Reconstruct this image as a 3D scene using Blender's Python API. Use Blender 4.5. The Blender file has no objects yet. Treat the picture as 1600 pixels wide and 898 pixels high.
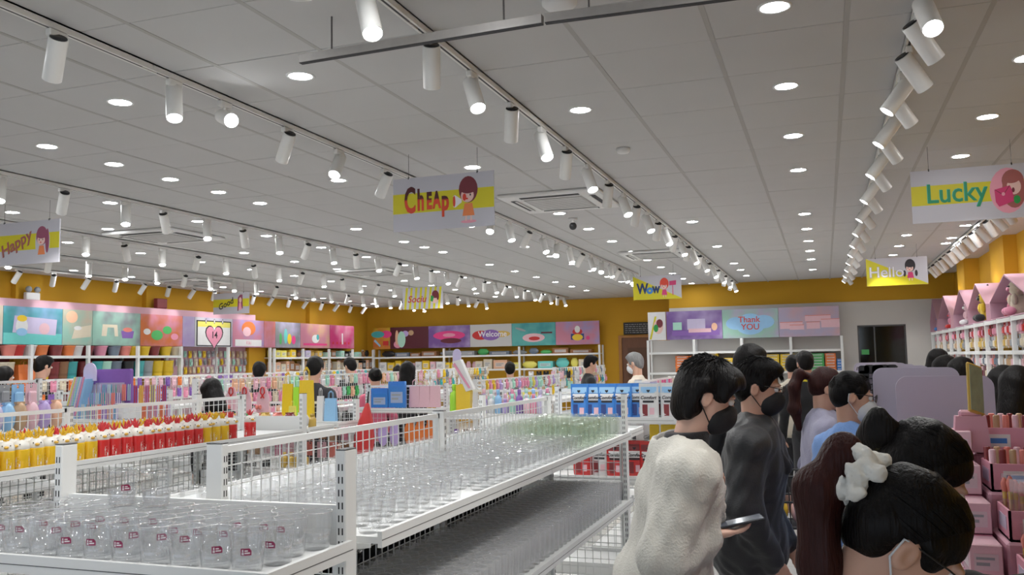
import bpy, bmesh, math, random
import numpy as np
from mathutils import Matrix, Vector
random.seed(7); rng = np.random.default_rng(11)
SC = bpy.context.scene
COL = SC.collection
# ------------------------------------------------------------------ camera
FPX, YAW, PITCH, ROLL, CZ = 1369.0, .3407, .0826, -.0186, 1.62
T = .6; CEIL = CZ + 2.5224*T; OX, OY = -.7315*T, 6.9761*T
_cy, _sy = math.cos(YAW), math.sin(YAW)
FW = np.array([-_sy*math.cos(PITCH), _cy*math.cos(PITCH), math.sin(PITCH)])
_r0 = np.array([_cy, _sy, 0.]); _u0 = np.cross(_r0, FW)
RT = _r0*math.cos(ROLL)+_u0*math.sin(ROLL); UP = -_r0*math.sin(ROLL)+_u0*math.cos(ROLL)
cam_d = bpy.data.cameras.new('camera'); cam = bpy.data.objects.new('camera', cam_d); COL.objects.link(cam)
cam_d.sensor_width = 36; cam_d.lens = FPX/1600*36; cam_d.clip_start = .05; cam_d.clip_end = 200
m = Matrix.Identity(4)
for i in range(3):
    m[i][0] = RT[i]; m[i][1] = UP[i]; m[i][2] = -FW[i]
m[2][3] = CZ
cam.matrix_world = m
SC.camera = cam
# ------------------------------------------------------------------ world, light level, view
W = bpy.data.worlds.new('daylight'); SC.world = W; W.use_nodes = True
bgn = W.node_tree.nodes['Background']; bgn.inputs[0].default_value = (.80, .88, 1.0, 1); bgn.inputs[1].default_value = 1.3
SC.view_settings.view_transform = 'Standard'; SC.view_settings.look = 'None'
SC.view_settings.exposure = 0.10; SC.view_settings.gamma = 1; SC.view_settings.use_curve_mapping = False
SC.cycles.transparent_max_bounces = 36; SC.cycles.max_bounces = 8; SC.cycles.diffuse_bounces = 4
SC.cycles.glossy_bounces = 3; SC.cycles.transmission_bounces = 6; SC.cycles.sample_clamp_indirect = 4
SC.cycles.caustics_reflective = False; SC.cycles.caustics_refractive = False
DOWN_W, LENS_W, SPOT_W = 100.0, 60.0, 38.0     # lamp levels: downlight disc, track-spot lens glow, track-spot beam (W)
# ------------------------------------------------------------------ pixel helpers (a pixel is only a direction)
def ray(x, y): return (x-800)/FPX*RT-(y-449)/FPX*UP+FW
def at_z(x, y, z):
    d = ray(x, y); return d*((z-CZ)/d[2])+np.array([0, 0, CZ])
def at_x(x, y, X):
    d = ray(x, y); return d*(X/d[0])+np.array([0, 0, CZ])
def at_y(x, y, Y):
    d = ray(x, y); return d*(Y/d[1])+np.array([0, 0, CZ])
def at_d(x, y, Z):
    return ray(x, y)*Z+np.array([0, 0, CZ])
def pix(p):
    q = np.array(p, float)-np.array([0, 0, CZ]); z = q@FW
    return 800+FPX*(q@RT)/z, 449-FPX*(q@UP)/z, z
# ------------------------------------------------------------------ materials
MATS = {}
def mat(name, col=(.8, .8, .8), rough=.5, metal=0, noise=0, nscale=20, bump=0, bscale=60, emit=0, spec=.5, trans=0, sub=0, stretch=None, sheen=0, coat=0):
    if name in MATS: return MATS[name]
    m = bpy.data.materials.new(name); m.use_nodes = True; MATS[name] = m
    nt = m.node_tree; b = nt.nodes['Principled BSDF']
    c = (*col, 1)
    b.inputs['Base Color'].default_value = c; b.inputs['Roughness'].default_value = rough
    b.inputs['Metallic'].default_value = metal; b.inputs['Specular IOR Level'].default_value = spec
    if sheen: b.inputs['Sheen Weight'].default_value = sheen
    if coat: b.inputs['Coat Weight'].default_value = coat
    if sub:
        b.inputs['Subsurface Weight'].default_value = sub; b.inputs['Subsurface Radius'].default_value = (.012, .005, .003)
    if emit:
        b.inputs['Emission Color'].default_value = c; b.inputs['Emission Strength'].default_value = emit
    if noise or bump:
        tc = nt.nodes.new('ShaderNodeTexCoord'); mp = nt.nodes.new('ShaderNodeMapping')
        nt.links.new(tc.outputs['Object'], mp.inputs[0])
        if stretch: mp.inputs['Scale'].default_value = stretch
    if noise:
        n = nt.nodes.new('ShaderNodeTexNoise'); n.inputs['Scale'].default_value = nscale; n.inputs['Detail'].default_value = 4
        nt.links.new(mp.outputs[0], n.inputs['Vector'])
        mx = nt.nodes.new('ShaderNodeMix'); mx.data_type = 'RGBA'
        mx.inputs['A'].default_value = (*[v*(1-noise) for v in col], 1); mx.inputs['B'].default_value = (*[min(1, v*(1+noise)) for v in col], 1)
        nt.links.new(n.outputs['Fac'], mx.inputs['Factor']); nt.links.new(mx.outputs['Result'], b.inputs['Base Color'])
    if bump:
        n2 = nt.nodes.new('ShaderNodeTexNoise'); n2.inputs['Scale'].default_value = bscale; n2.inputs['Detail'].default_value = 3
        nt.links.new(mp.outputs[0], n2.inputs['Vector'])
        bp = nt.nodes.new('ShaderNodeBump'); bp.inputs['Strength'].default_value = bump; bp.inputs['Distance'].default_value = .01
        nt.links.new(n2.outputs['Fac'], bp.inputs['Height']); nt.links.new(bp.outputs[0], b.inputs['Normal'])
    return m
def glass_mat(name, tint=(.97, .98, .98), edge=.85, gloss=.9, base=.04, haze=0.0, hcol=(.9, .9, .92)):
    """thin-walled clear glass: mostly transparent, mirror-like towards grazing angles"""
    if name in MATS: return MATS[name]
    m = bpy.data.materials.new(name); m.use_nodes = True; MATS[name] = m
    nt = m.node_tree; nt.nodes.clear()
    out = nt.nodes.new('ShaderNodeOutputMaterial')
    tr = nt.nodes.new('ShaderNodeBsdfTransparent'); tr.inputs[0].default_value = (*tint, 1)
    gl = nt.nodes.new('ShaderNodeBsdfGlossy'); gl.inputs['Roughness'].default_value = .06; gl.inputs[0].default_value = (gloss,)*3+(1,)
    lw = nt.nodes.new('ShaderNodeLayerWeight'); lw.inputs[0].default_value = .35
    mr = nt.nodes.new('ShaderNodeMapRange'); mr.inputs['To Min'].default_value = base; mr.inputs['To Max'].default_value = edge
    pw = nt.nodes.new('ShaderNodeMath'); pw.operation = 'POWER'; pw.inputs[1].default_value = 2.2
    nt.links.new(lw.outputs['Facing'], pw.inputs[0]); nt.links.new(pw.outputs[0], mr.inputs['Value'])
    mx = nt.nodes.new('ShaderNodeMixShader'); nt.links.new(mr.outputs[0], mx.inputs[0])
    first = tr
    if haze:
        df = nt.nodes.new('ShaderNodeBsdfDiffuse'); df.inputs[0].default_value = (*hcol, 1)
        mh = nt.nodes.new('ShaderNodeMixShader'); mh.inputs[0].default_value = haze
        nt.links.new(tr.outputs[0], mh.inputs[1]); nt.links.new(df.outputs[0], mh.inputs[2]); first = mh
    nt.links.new(first.outputs[0], mx.inputs[1]); nt.links.new(gl.outputs[0], mx.inputs[2]); nt.links.new(mx.outputs[0], out.inputs[0])
    return m
def blend_mat(name, c1, c2, scale=(3, 3, 3), kind='noise', thr=None, rough=.5, axis=2, soft=.05):
    """two-tone procedural print: noise blend, or a split along an object axis at thr"""
    if name in MATS: return MATS[name]
    m = bpy.data.materials.new(name); m.use_nodes = True; MATS[name] = m
    nt = m.node_tree; b = nt.nodes['Principled BSDF']; b.inputs['Roughness'].default_value = rough
    tc = nt.nodes.new('ShaderNodeTexCoord'); mx = nt.nodes.new('ShaderNodeMix'); mx.data_type = 'RGBA'
    mx.inputs['A'].default_value = (*c1, 1); mx.inputs['B'].default_value = (*c2, 1)
    if kind == 'noise':
        mp = nt.nodes.new('ShaderNodeMapping'); mp.inputs['Scale'].default_value = scale
        n = nt.nodes.new('ShaderNodeTexNoise'); n.inputs['Scale'].default_value = 1; n.inputs['Detail'].default_value = 3
        r = nt.nodes.new('ShaderNodeValToRGB'); r.color_ramp.elements[0].position = .42; r.color_ramp.elements[1].position = .58
        nt.links.new(tc.outputs['Object'], mp.inputs[0]); nt.links.new(mp.outputs[0], n.inputs['Vector'])
        nt.links.new(n.outputs['Fac'], r.inputs[0]); nt.links.new(r.outputs[0], mx.inputs['Factor'])
    else:
        sp = nt.nodes.new('ShaderNodeSeparateXYZ'); nt.links.new(tc.outputs['Object'], sp.inputs[0])
        mr = nt.nodes.new('ShaderNodeMapRange'); mr.inputs['From Min'].default_value = thr-soft; mr.inputs['From Max'].default_value = thr+soft
        nt.links.new(sp.outputs[axis], mr.inputs['Value']); nt.links.new(mr.outputs[0], mx.inputs['Factor'])
    nt.links.new(mx.outputs['Result'], b.inputs['Base Color'])
    return m
# ------------------------------------------------------------------ mesh builder
class MB:
    def __init__(s): s.v = []; s.f = []; s.sm = []; s.mi = []
    def add(s, vs, fs, smooth=False, mi=0):
        o = len(s.v); s.v += [tuple(map(float, v)) for v in vs]
        for f in fs: s.f.append([i+o for i in f]); s.sm.append(smooth); s.mi.append(mi)
        return s
    def box(s, c, d, rz=0, mi=0, M=None):
        x, y, z = d[0]/2, d[1]/2, d[2]/2; ca, sa = math.cos(rz), math.sin(rz)
        vs = []
        for dx, dy, dz in ((-x,-y,-z),(x,-y,-z),(x,y,-z),(-x,y,-z),(-x,-y,z),(x,-y,z),(x,y,z),(-x,y,z)):
            if M is not None:
                q = M @ Vector((dx, dy, dz)); vs.append((c[0]+q.x, c[1]+q.y, c[2]+q.z))
            else: vs.append((c[0]+dx*ca-dy*sa, c[1]+dx*sa+dy*ca, c[2]+dz))
        return s.add(vs, [(0,3,2,1),(4,5,6,7),(0,1,5,4),(1,2,6,5),(2,3,7,6),(3,0,4,7)], False, mi)
    def bbox(s, lo, hi, mi=0):
        return s.box([(a+b)/2 for a, b in zip(lo, hi)], [abs(b-a) for a, b in zip(lo, hi)], 0, mi)
    def rbox(s, c, d, r=.01, mi=0, M=None):
        """box with chamfered vertical and horizontal edges (24 verts)"""
        x, y, z = d[0]/2, d[1]/2, d[2]/2; r = min(r, x*.9, y*.9, z*.9)
        bm = bmesh.new(); bmesh.ops.create_cube(bm, size=1)
        bmesh.ops.scale(bm, vec=d, verts=bm.verts)
        bmesh.ops.bevel(bm, geom=bm.edges[:], offset=r, segments=1, affect='EDGES')
        bm.verts.index_update()
        vs = []
        for v in bm.verts:
            q = M @ v.co if M is not None else v.co; vs.append((q.x+c[0], q.y+c[1], q.z+c[2]))
        s.add(vs, [[v.index for v in f.verts] for f in bm.faces], False, mi); bm.free(); return s
    def tube(s, pts, r, n=8, smooth=True, mi=0, cap=True):
        pts = [np.array(p, float) for p in pts]; rs = r if hasattr(r, '__len__') else [r]*len(pts)
        vs = []; up = None
        for i, p in enumerate(pts):
            t = (pts[min(i+1, len(pts)-1)]-pts[max(i-1, 0)]); t /= np.linalg.norm(t)+1e-9
            if up is None: up = np.array([0, 0, 1.]) if abs(t[2]) < .9 else np.array([1., 0, 0])
            a = np.cross(t, up); a /= np.linalg.norm(a)+1e-9; b = np.cross(a, t); up = b
            for k in range(n):
                an = 2*math.pi*k/n; vs.append(p+rs[i]*(math.cos(an)*a+math.sin(an)*b))
        fs = []
        for i in range(len(pts)-1):
            for k in range(n): k2 = (k+1) % n; fs.append((i*n+k, i*n+k2, (i+1)*n+k2, (i+1)*n+k))
        s.add(vs, fs, smooth, mi)
        if cap:
            s.add(vs[:n], [tuple(range(n))], False, mi); s.add(vs[-n:], [tuple(range(n))[::-1]], False, mi)
        return s
    def lathe(s, prof, n=20, c=(0, 0, 0), smooth=True, mi=0, M=None, flute=None):
        """prof: list of (r, z)"""
        vs = []
        for j, (r, z) in enumerate(prof):
            for k in range(n):
                a = 2*math.pi*k/n; rr = r*(1+(flute(j, k) if flute else 0))
                q = Vector((rr*math.cos(a), rr*math.sin(a), z))
                if M is not None: q = M @ q
                vs.append((q.x+c[0], q.y+c[1], q.z+c[2]))
        fs = []
        for i in range(len(prof)-1):
            for k in range(n): k2 = (k+1) % n; fs.append((i*n+k, i*n+k2, (i+1)*n+k2, (i+1)*n+k))
        if prof[0][0] > 1e-6: fs.append(tuple(range(n))[::-1]) if prof[0][0] and not getattr(s, 'open0', False) else None
        if prof[-1][0] > 1e-6 and not getattr(s, 'open1', False): fs.append(tuple((len(prof)-1)*n+k for k in range(n)))
        return s.add(vs, fs, smooth, mi)
    def sphere(s, c, r, n=10, m=7, mi=0, M=None):
        rr = r if hasattr(r, '__len__') else (r, r, r); vs = []; fs = []
        for i in range(m+1):
            th = math.pi*i/m
            for k in range(n):
                a = 2*math.pi*k/n; q = Vector((rr[0]*math.sin(th)*math.cos(a), rr[1]*math.sin(th)*math.sin(a), rr[2]*math.cos(th)))
                if M is not None: q = M @ q
                vs.append((c[0]+q.x, c[1]+q.y, c[2]+q.z))
        for i in range(m):
            for k in range(n): k2 = (k+1) % n; fs.append((i*n+k, (i+1)*n+k, (i+1)*n+k2, i*n+k2))
        return s.add(vs, fs, True, mi)
    def prism(s, poly, a, b, axis='y', mi=0, smooth=False):
        """polygon (2-D) extruded from a to b along an axis; 2-D coords fill the other axes in order"""
        def P(p, t):
            return {'x': (t, p[0], p[1]), 'y': (p[0], t, p[1]), 'z': (p[0], p[1], t)}[axis]
        n = len(poly); vs = [P(p, a) for p in poly]+[P(p, b) for p in poly]
        fs = [(i, (i+1) % n, n+(i+1) % n, n+i) for i in range(n)]
        s.add(vs, fs, smooth, mi); s.add(vs[:n], [tuple(range(n))[::-1]], False, mi); s.add(vs[n:], [tuple(range(n))], False, mi)
        return s
    def mesh(s, name, mats):
        me = bpy.data.meshes.new(name); me.from_pydata(s.v, [], s.f)
        me.polygons.foreach_set('use_smooth', s.sm)
        mats = mats if isinstance(mats, (list, tuple)) else [mats]
        for mm in mats: me.materials.append(mm)
        if len(mats) > 1: me.polygons.foreach_set('material_index', s.mi)
        bm = bmesh.new(); bm.from_mesh(me); bmesh.ops.recalc_face_normals(bm, faces=bm.faces[:]); bm.to_mesh(me); bm.free()
        me.update(); return me
    def build(s, name, mats, parent=None, loc=(0, 0, 0), rz=0):
        return link(name, s.mesh(name, mats), parent, loc, rz)
def link(name, data, parent=None, loc=(0, 0, 0), rz=0):
    o = bpy.data.objects.new(name, data); COL.objects.link(o)
    if parent is not None: o.parent = parent; KIDS.setdefault(parent.name, []).append(o)
    o.location = loc; o.rotation_euler = (0, 0, rz)
    if name in ('slots', 'print', 'wire_grid', 'writing', 'hair_strands', 'grille_rib'): o['kind'] = 'stuff'      # too fine to pick apart
    return o
def tag(o, label, cat, group=None, kind=None):
    o['label'] = label; o['category'] = cat
    if group: o['group'] = group
    if kind: o['kind'] = kind
    return o
def thing(name, label, cat, loc=(0, 0, 0), rz=0, group=None):
    return tag(link(name, None, None, loc, rz), label, cat, group)
def struct(o): o['kind'] = 'structure'; return o
def dup(o, loc=None, rz=None, label=None, group=None, parent=None):
    c = o.copy(); COL.objects.link(c)
    if parent is not None: c.parent = parent; KIDS.setdefault(parent.name, []).append(c)
    if loc is not None: c.location = loc
    if rz is not None: c.rotation_euler = (0, 0, rz)
    if label: c['label'] = label
    if group: c['group'] = group
    for ch in list(KIDS.get(o.name, [])):
        dup(ch, parent=c)
    return c
KIDS = {}
_text_cache = {}
def text_mesh(s, size=.1, extrude=.001, shear=0., bold=0., align='CENTER'):
    """flat lettering as a mesh in the local XZ plane facing -Y"""
    k = (s, size, extrude, shear, bold, align)
    if k in _text_cache: return _text_cache[k]
    cu = bpy.data.curves.new('lettering', 'FONT'); cu.body = s; cu.size = size; cu.extrude = extrude; cu.shear = shear; cu.offset = bold
    cu.align_x = align; cu.align_y = 'CENTER'; cu.resolution_u = 3
    o = bpy.data.objects.new('lettering', cu); COL.objects.link(o)
    bpy.context.view_layer.update()
    me = bpy.data.meshes.new_from_object(o.evaluated_get(bpy.context.evaluated_depsgraph_get()))
    bpy.data.objects.remove(o); bpy.data.curves.remove(cu)
    me.transform(Matrix.Rotation(math.pi/2, 4, 'X'))
    _text_cache[k] = me; return me
def lettering(s, size, material, parent, loc, rz=0, **k):
    me = text_mesh(s, size, **k).copy(); me.materials.clear(); me.materials.append(material)
    o = link('lettering', me, parent, loc, rz); return o
# ================================================================== ROOM SHELL
M_YEL = mat('yellow_wall_paint', (.62, .34, .015), .75, noise=.05, nscale=2, bump=.03, bscale=90)
M_WHW = mat('offwhite_wall_paint', (.62, .60, .57), .8, noise=.03, nscale=2)
M_TILE = mat('ceiling_tile_board', (.56, .555, .55), .9, noise=.025, nscale=3, bump=.04, bscale=220)
M_BAR = mat('ceiling_bar_paint', (.43, .42, .405), .7, noise=.05, nscale=1.5)
M_BACK = mat('ceiling_plenum', (.22, .215, .21), .9, noise=.05)
M_WHITE = mat('white_powder_coat', (.80, .81, .80), .42, noise=.02, nscale=3)
M_WHT2 = mat('white_plastic', (.78, .78, .77), .4, noise=.02, nscale=8)
M_BLK = mat('black_plastic', (.015, .015, .017), .45, noise=.1)
M_PINKW = mat('dusty_pink_board', (.60, .36, .42), .7, noise=.04, nscale=4)
XL, XR, YB, YS, YF, XS = -11.95, 2.42, 21.6, 18.8, -3.0, -3.1
def floor_mat():
    m = bpy.data.materials.new('polished_floor_tiles'); m.use_nodes = True; nt = m.node_tree; b = nt.nodes['Principled BSDF']
    tc = nt.nodes.new('ShaderNodeTexCoord'); br = nt.nodes.new('ShaderNodeTexBrick'); br.offset = 0
    br.inputs['Scale'].default_value = 1; br.inputs['Brick Width'].default_value = .6; br.inputs['Row Height'].default_value = .6
    br.inputs['Mortar Size'].default_value = .003; br.inputs['Color1'].default_value = (.62, .61, .58, 1); br.inputs['Color2'].default_value = (.58, .57, .55, 1)
    br.inputs['Mortar'].default_value = (.4, .39, .37, 1)
    nt.links.new(tc.outputs['Object'], br.inputs[0]); nt.links.new(br.outputs[0], b.inputs['Base Color']); b.inputs['Roughness'].default_value = .22
    return m
struct(MB().bbox((XL-.2, YF-.2, -.1), (XR+.2, YB+.2, 0)).build('floor', floor_mat()))
struct(MB().bbox((XL-.2, YF, 0), (XL, YB+.2, CEIL+.1)).build('wall_left', M_YEL))
struct(MB().bbox((XL, YB, 0), (XS, YB+.2, CEIL+.1)).build('wall_back', M_YEL))
struct(MB().bbox((XS, YS, 2.66), (XR, YS+.2, CEIL+.1)).build('wall_back_right', M_YEL))
struct(MB().bbox((XS, YS+.2, 0), (XS+.2, YB+.2, CEIL+.1)).build('wall_return', M_YEL))
# white lower wall with the opening for the small window
wb = MB(); wx0, wx1, wz0, wz1 = .63, 1.52, 1.30, 2.18
for lo, hi in (((XS, 0), (wx0, 2.66)), ((wx1, 0), (XR, 2.66)), ((wx0, 0), (wx1, wz0)), ((wx0, wz1), (wx1, 2.66))):
    wb.bbox((lo[0], YS-.012, lo[1]), (hi[0], YS+.2, hi[1]))
struct(wb.build('wall_white', M_WHW))
struct(MB().bbox((XR, YF, 0), (XR+.2, YS+.2, CEIL+.1)).build('wall_right', M_YEL))
# shop front behind the camera: piers, head and sill around a big glazed opening that lets the daylight in
wf = MB().bbox((XL, YF-.2, 0), (-10.5, YF, CEIL+.1)).bbox((1.6, YF-.2, 0), (XR, YF, CEIL+.1)).bbox((-10.5, YF-.2, 2.75), (1.6, YF, CEIL+.1)).bbox((-10.5, YF-.2, 0), (1.6, YF, .25))
struct(wf.build('wall_front', M_WHW))
w1 = struct(MB().bbox((-10.5, YF-.12, .25), (1.6, YF-.10, 2.75)).build('window_1', glass_mat('shop_window_glass', (.97, .98, .98), .6, .9, .03)))
fr = MB()
for x in (-10.5, -7.5, -4.5, -1.5, 1.55): fr.bbox((x, YF-.14, .25), (x+.05, YF-.08, 2.75))
fr.build('window_frame', M_WHITE, w1)
# yellow pilasters on the left and right walls
for n, (y0, y1) in enumerate(((10.25, 10.75), (13.05, 13.45), (16.15, 16.75), (18.55, 18.95)), 1):
    struct(MB().bbox((XL, y0, 0), (XL+.10, y1, CEIL)).build('trim_%d' % n, M_YEL))
for n, (y0, y1, d) in enumerate(((12.9, 13.9, .16), (15.9, 16.7, .22)), 5):
    struct(MB().bbox((XR-d, y0, 0), (XR, y1, CEIL)).build('trim_%d' % n, M_YEL))
# pink fascia board above the left wall pictures
struct(MB().bbox((XL+.001, 6.0, 2.58), (XL+.30, 16.1, 2.70)).build('trim_7', M_PINKW))
# ------------------------------------------------------------------ ceiling of lay-in tiles
ceil = struct(MB().bbox((XL-.2, YF-.2, CEIL+.016), (XR+.2, YB+.2, CEIL+.1)).build('ceiling', M_BACK))
u0, u1 = math.floor((XL-OX)/T), math.ceil((XR-OX)/T); v0, v1 = math.floor((YF-OY)/T), math.ceil((YB-OY)/T)
tile_me = MB().rbox((0, 0, .007), (T-.022, T-.005, .014), .002).mesh('ceiling_tile', M_TILE)
cells = []
def clip_room(x, y): return XL < x < XR and YF < y < (YB if x < XS else YS)
for u in range(u0, u1):
    for v in range(v0, v1):
        x, y = OX+(u+.5)*T, OY+(v+.5)*T
        if not clip_room(x, y): continue
        a = 0
        if y > .5:
            px, py, z = pix((x, y, CEIL))
            if z > .3 and -150 < px < 1750 and -120 < py < 700: a = (.5+y)/z**3*1e3 if z > 0 else 0
        cells.append((a, x, y))
cells.sort(reverse=True)
for a, x, y in cells[:300]: link('ceiling_tile', tile_me, ceil, (x, y, CEIL+random.uniform(-.0012, .001)))
tf = MB()
for a, x, y in cells[300:]: tf.bbox((x-T/2+.011, y-T/2+.0025, CEIL), (x+T/2-.011, y+T/2-.0025, CEIL+.014))
tf.build('ceiling_tile_field', M_TILE, ceil)['kind'] = 'stuff'
for u in range(u0+1, u1):
    x = OX+u*T
    if XL < x < XR: MB().bbox((x-.012, YF, CEIL-.001), (x+.012, YB if x < XS else YS, CEIL+.012)).build('grid_bar', M_BAR, ceil)
# ------------------------------------------------------------------ downlights
M_DISC = mat('lamp_disc', (.96, .98, 1.0), .5, emit=DOWN_W)
M_TRIM = mat('lamp_trim', (.75, .75, .74), .35, noise=.02)
M_LENS = mat('spot_lens', (.95, .98, 1.0), .3, emit=LENS_W)
dn_ring = MB(); dn_ring.open0 = dn_ring.open1 = True
dn_ring.lathe([(.058, .004), (.060, -.004), (.074, -.004), (.077, .004)], 24); dn_ring = dn_ring.mesh('trim_ring', M_TRIM)
dn_disc = MB().add([(.0585*math.cos(k*math.pi/8), .0585*math.sin(k*math.pi/8), -.0015) for k in range(16)], [tuple(range(16))[::-1]]).mesh('diffuser', M_DISC)
DL = {.5: [-2.5, -.5, 1.5, 3.5, 5.5, 9.5, 11.5, 13.5, 15.5, 17.5, 20.5], 2.5: [-.5, 1.5, 3.5, 5.5, 7.5, 13.5, 15.5, 17.5], 3.5: [12.5, 14.5, 15.5, 10.5],
      -1.5: [-2.5, 1.5, 9.5, 13.5, 17.5, 19.5, 21.5], -3.5: [-2.5, -.5, 3.5, 7.5, 9.5, 11.5, 13.5, 15.5, 17.5, 19.5, 21.5, 23.5],
      -5.5: [-2.5, -.5, 3.5, 7.5, 11.5, 13.5, 15.5, 17.5, 19.5, 21.5, 23.5, 25.5],
      -7.5: [-1.5, .5, 1.5, 2.5, 3.5, 4.5, 7.5, 9.5, 10.5, 11.5, 14.5, 16.5, 18.5, 20.5, 22.5, 24.5]}
for u in (-9.5, -11.5, -13.5, -15.5, -17.5): DL[u] = [1.5+2*k+(0 if u > -12 else 1) for k in range(13)]
where = {.5: 'over the aisle of black-clad shoppers', 2.5: 'along the pink toy wall', 3.5: 'beside the pink toy wall', -1.5: 'just right of the glassware rail', -3.5: 'in the row past the CHEAP sign', -5.5: 'between the two left rails'}
for u, vs in DL.items():
    lab = 'round white recessed downlight '+where.get(u, 'far over the left half of the shop')
    for v in vs:
        x, y = OX+u*T, OY+v*T
        if not clip_room(x, y-.1): continue
        t = thing('downlight', lab, 'downlight', (x, y, CEIL), 0, 'recessed downlights')
        link('trim_ring', dn_ring, t); link('diffuser', dn_disc, t)
# ------------------------------------------------------------------ track rails and spotlights
M_SPOT = mat('spot_white_enamel', (.78, .77, .74), .35, noise=.02)
M_GROOVE = mat('rail_groove', (.05, .05, .055), .6, noise=.1)
def rot_to(d):
    return Vector((0, 0, -1)).rotation_difference(Vector(d).normalized()).to_matrix()
ad_me = MB().rbox((0, 0, -.018), (.032, .10, .034), .005).mesh('adapter', M_SPOT)
def spot_proto(d):
    """body hangs from the pivot and points along d; meshes shared by every lamp aimed that way"""
    R = rot_to(d); piv = Vector((0, 0, -.090)); c = piv+R @ Vector((0, 0, .018))
    b = MB(); b.open1 = b.open0 = True
    b.lathe([(.041, -.155), (.0385, -.155), (.0385, -.135), (.006, -.134)], 18, c, M=R)
    b2 = MB().lathe([(.041, -.155), (.041, .04), (.039, .043)], 18, c, M=R)
    b.v, b.f, b.sm, b.mi = b.v, b.f, b.sm, b.mi
    o = len(b.v); b.v += b2.v; b.f += [[i+o for i in f] for f in b2.f[:-2]]+[[i+o for i in b2.f[-1]]]; b.sm += b2.sm[:-2]+[False]; b.mi += b2.mi[:-1]
    lens = MB().add([tuple(c+R @ Vector((.038*math.cos(k*math.pi/6), .038*math.sin(k*math.pi/6), -.144))) for k in range(12)], [tuple(range(12))[::-1]])
    arm = MB().tube([(0, 0, -.03), (0, 0, -.055), tuple(piv)], .009, 8).box(tuple(piv+R @ Vector((.0, .041, .0))), (.016, .006, .09), M=R)
    cap = MB().lathe([(.036, .0435), (.036, .0465)], 18, c, M=R)
    return dict(body=b.mesh('body', M_SPOT), lens=lens.mesh('lens', M_LENS), arm=arm.mesh('arm', M_SPOT), cap=cap.mesh('back_cap', M_BLK))
AIM = {'a': (-.55, .35, -.76), 'b': (.28, -.28, -.92), 'c': (.62, .15, -.77), 'd': (.75, -.55, -.36), 'e': (-.25, .55, -.80), 'f': (.52, .42, -.74), 'g': (.35, -.35, -.87), 'h': (-.6, -.05, -.8), 'i': (.10, -.62, -.78)}
PROTO = {k: spot_proto(v) for k, v in AIM.items()}
beam_d = bpy.data.lights.new('beam', 'SPOT'); beam_d.energy = SPOT_W; beam_d.spot_size = math.radians(62); beam_d.spot_blend = .7; beam_d.shadow_soft_size = .03; beam_d.color = (1, .98, .95)
beam_lo = beam_d.copy(); beam_lo.energy = SPOT_W*.22
RAILZ = CEIL-.034
def track(x, y0, y1, spots, lab, bd=None):
    t = thing('track_rail', 'white ceiling track rail '+lab, 'track rail', (x, y0, CEIL), 0, 'ceiling track rails')
    n = max(1, round((y1-y0)/3.0)); L = (y1-y0)/n
    for k in range(n):
        MB().bbox((-.018, k*L, -.034), (-.006, (k+1)*L-.004, 0)).bbox((.006, k*L, -.034), (.018, (k+1)*L-.004, 0)).bbox((-.018, k*L, -.008), (.018, (k+1)*L-.004, 0)).build('rail_section', M_SPOT, t)
        MB().bbox((-.006, k*L+.05, -.0335), (.006, (k+1)*L-.055, -.010)).build('groove', M_GROOVE, t)
    g = 'track spotlights'
    for y, a in spots:
        s = thing('track_spotlight', 'spotlight tilted to the %s wall, on the rail %s' % ('picture' if AIM[a][0] < 0 else 'toy', lab), 'spotlight', (x, y, RAILZ), 0, g)
        P = PROTO[a]
        link('adapter', ad_me, s); link('arm', P['arm'], s); link('body', P['body'], s); link('lens', P['lens'], s); link('back_cap', P['cap'], s)
        lb = link('beam', bd or beam_d, s, tuple(Vector((0, 0, -.090))+Vector(AIM[a]).normalized()*.140)); lb.rotation_euler = Vector((0, 0, -1)).rotation_difference(Vector(AIM[a]).normalized()).to_euler()
def seq(y0, y1, step, pat):
    out = []; k = 0; y = y0
    while y < y1: out.append((y, pat[k % len(pat)])); y += step*(.93+.14*random.random()); k += 1
    return out
track(-3.12, .4, 15.6, [(1.1, 'b'), (1.7, 'g'), (2.3, 'b'), (2.87, 'a'), (3.61, 'b'), (4.02, 'd'), (4.63, 'a'), (5.25, 'i'), (5.94, 'a')]+seq(6.5, 15.4, .57, 'bagi'), 'behind the CHEAP sign')  # nearest spotlights, ahead of the visible ones, are added to brighten the glassware
track(-1.645, .4, 18.5, [(.9, 'e'), (1.45, 'a'), (2.0, 'a'), (2.5, 'e'), (2.99, 'g'), (3.59, 'e'), (4.09, 'g'), (4.69, 'e'), (5.27, 'g'), (5.83, 'e'), (6.43, 'g'), (7.1, 'e')]+seq(7.7, 18.3, .57, 'gege'), 'above the long glass shelf')  # lamps at the near end are unseen additions lighting the foreground
track(.45, .4, 18.0, [(1.2, 'a'), (2.4, 'h'), (3.2, 'h'), (3.85, 'i'), (4.14, 'f'), (4.58, 'f'), (5.0, 'h'), (5.3, 'f'), (5.79, 'h')]+seq(6.3, 17.8, .55, 'fh'), 'leading to the white back wall')  # near-end spots out of view are added to lift the foreground light
track(-5.85, .4, 20.6, [(4.9, 'b'), (5.49, 'a'), (6.17, 'b'), (6.66, 'e'), (7.27, 'g'), (7.87, 'e'), (8.52, 'b')]+seq(9.1, 20.4, .6, 'abeg'), 'right of the HAPPY sign')
track(-7.8, .4, 20.6, seq(5.2, 20.4, .62, 'beba'), 'left of the HAPPY sign')
track(-9.6, .4, 20.6, seq(6.3, 20.4, .64, 'abgb'), 'over the stationery side')
track(-11.2, .4, 20.6, seq(8.4, 20.4, .66, 'haha'), 'beside the left wall pictures', beam_lo)
track(1.78, 6.0, 17.0, seq(9.4, 16.9, .5, 'cf'), 'along the pink toy houses', beam_lo)
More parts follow.
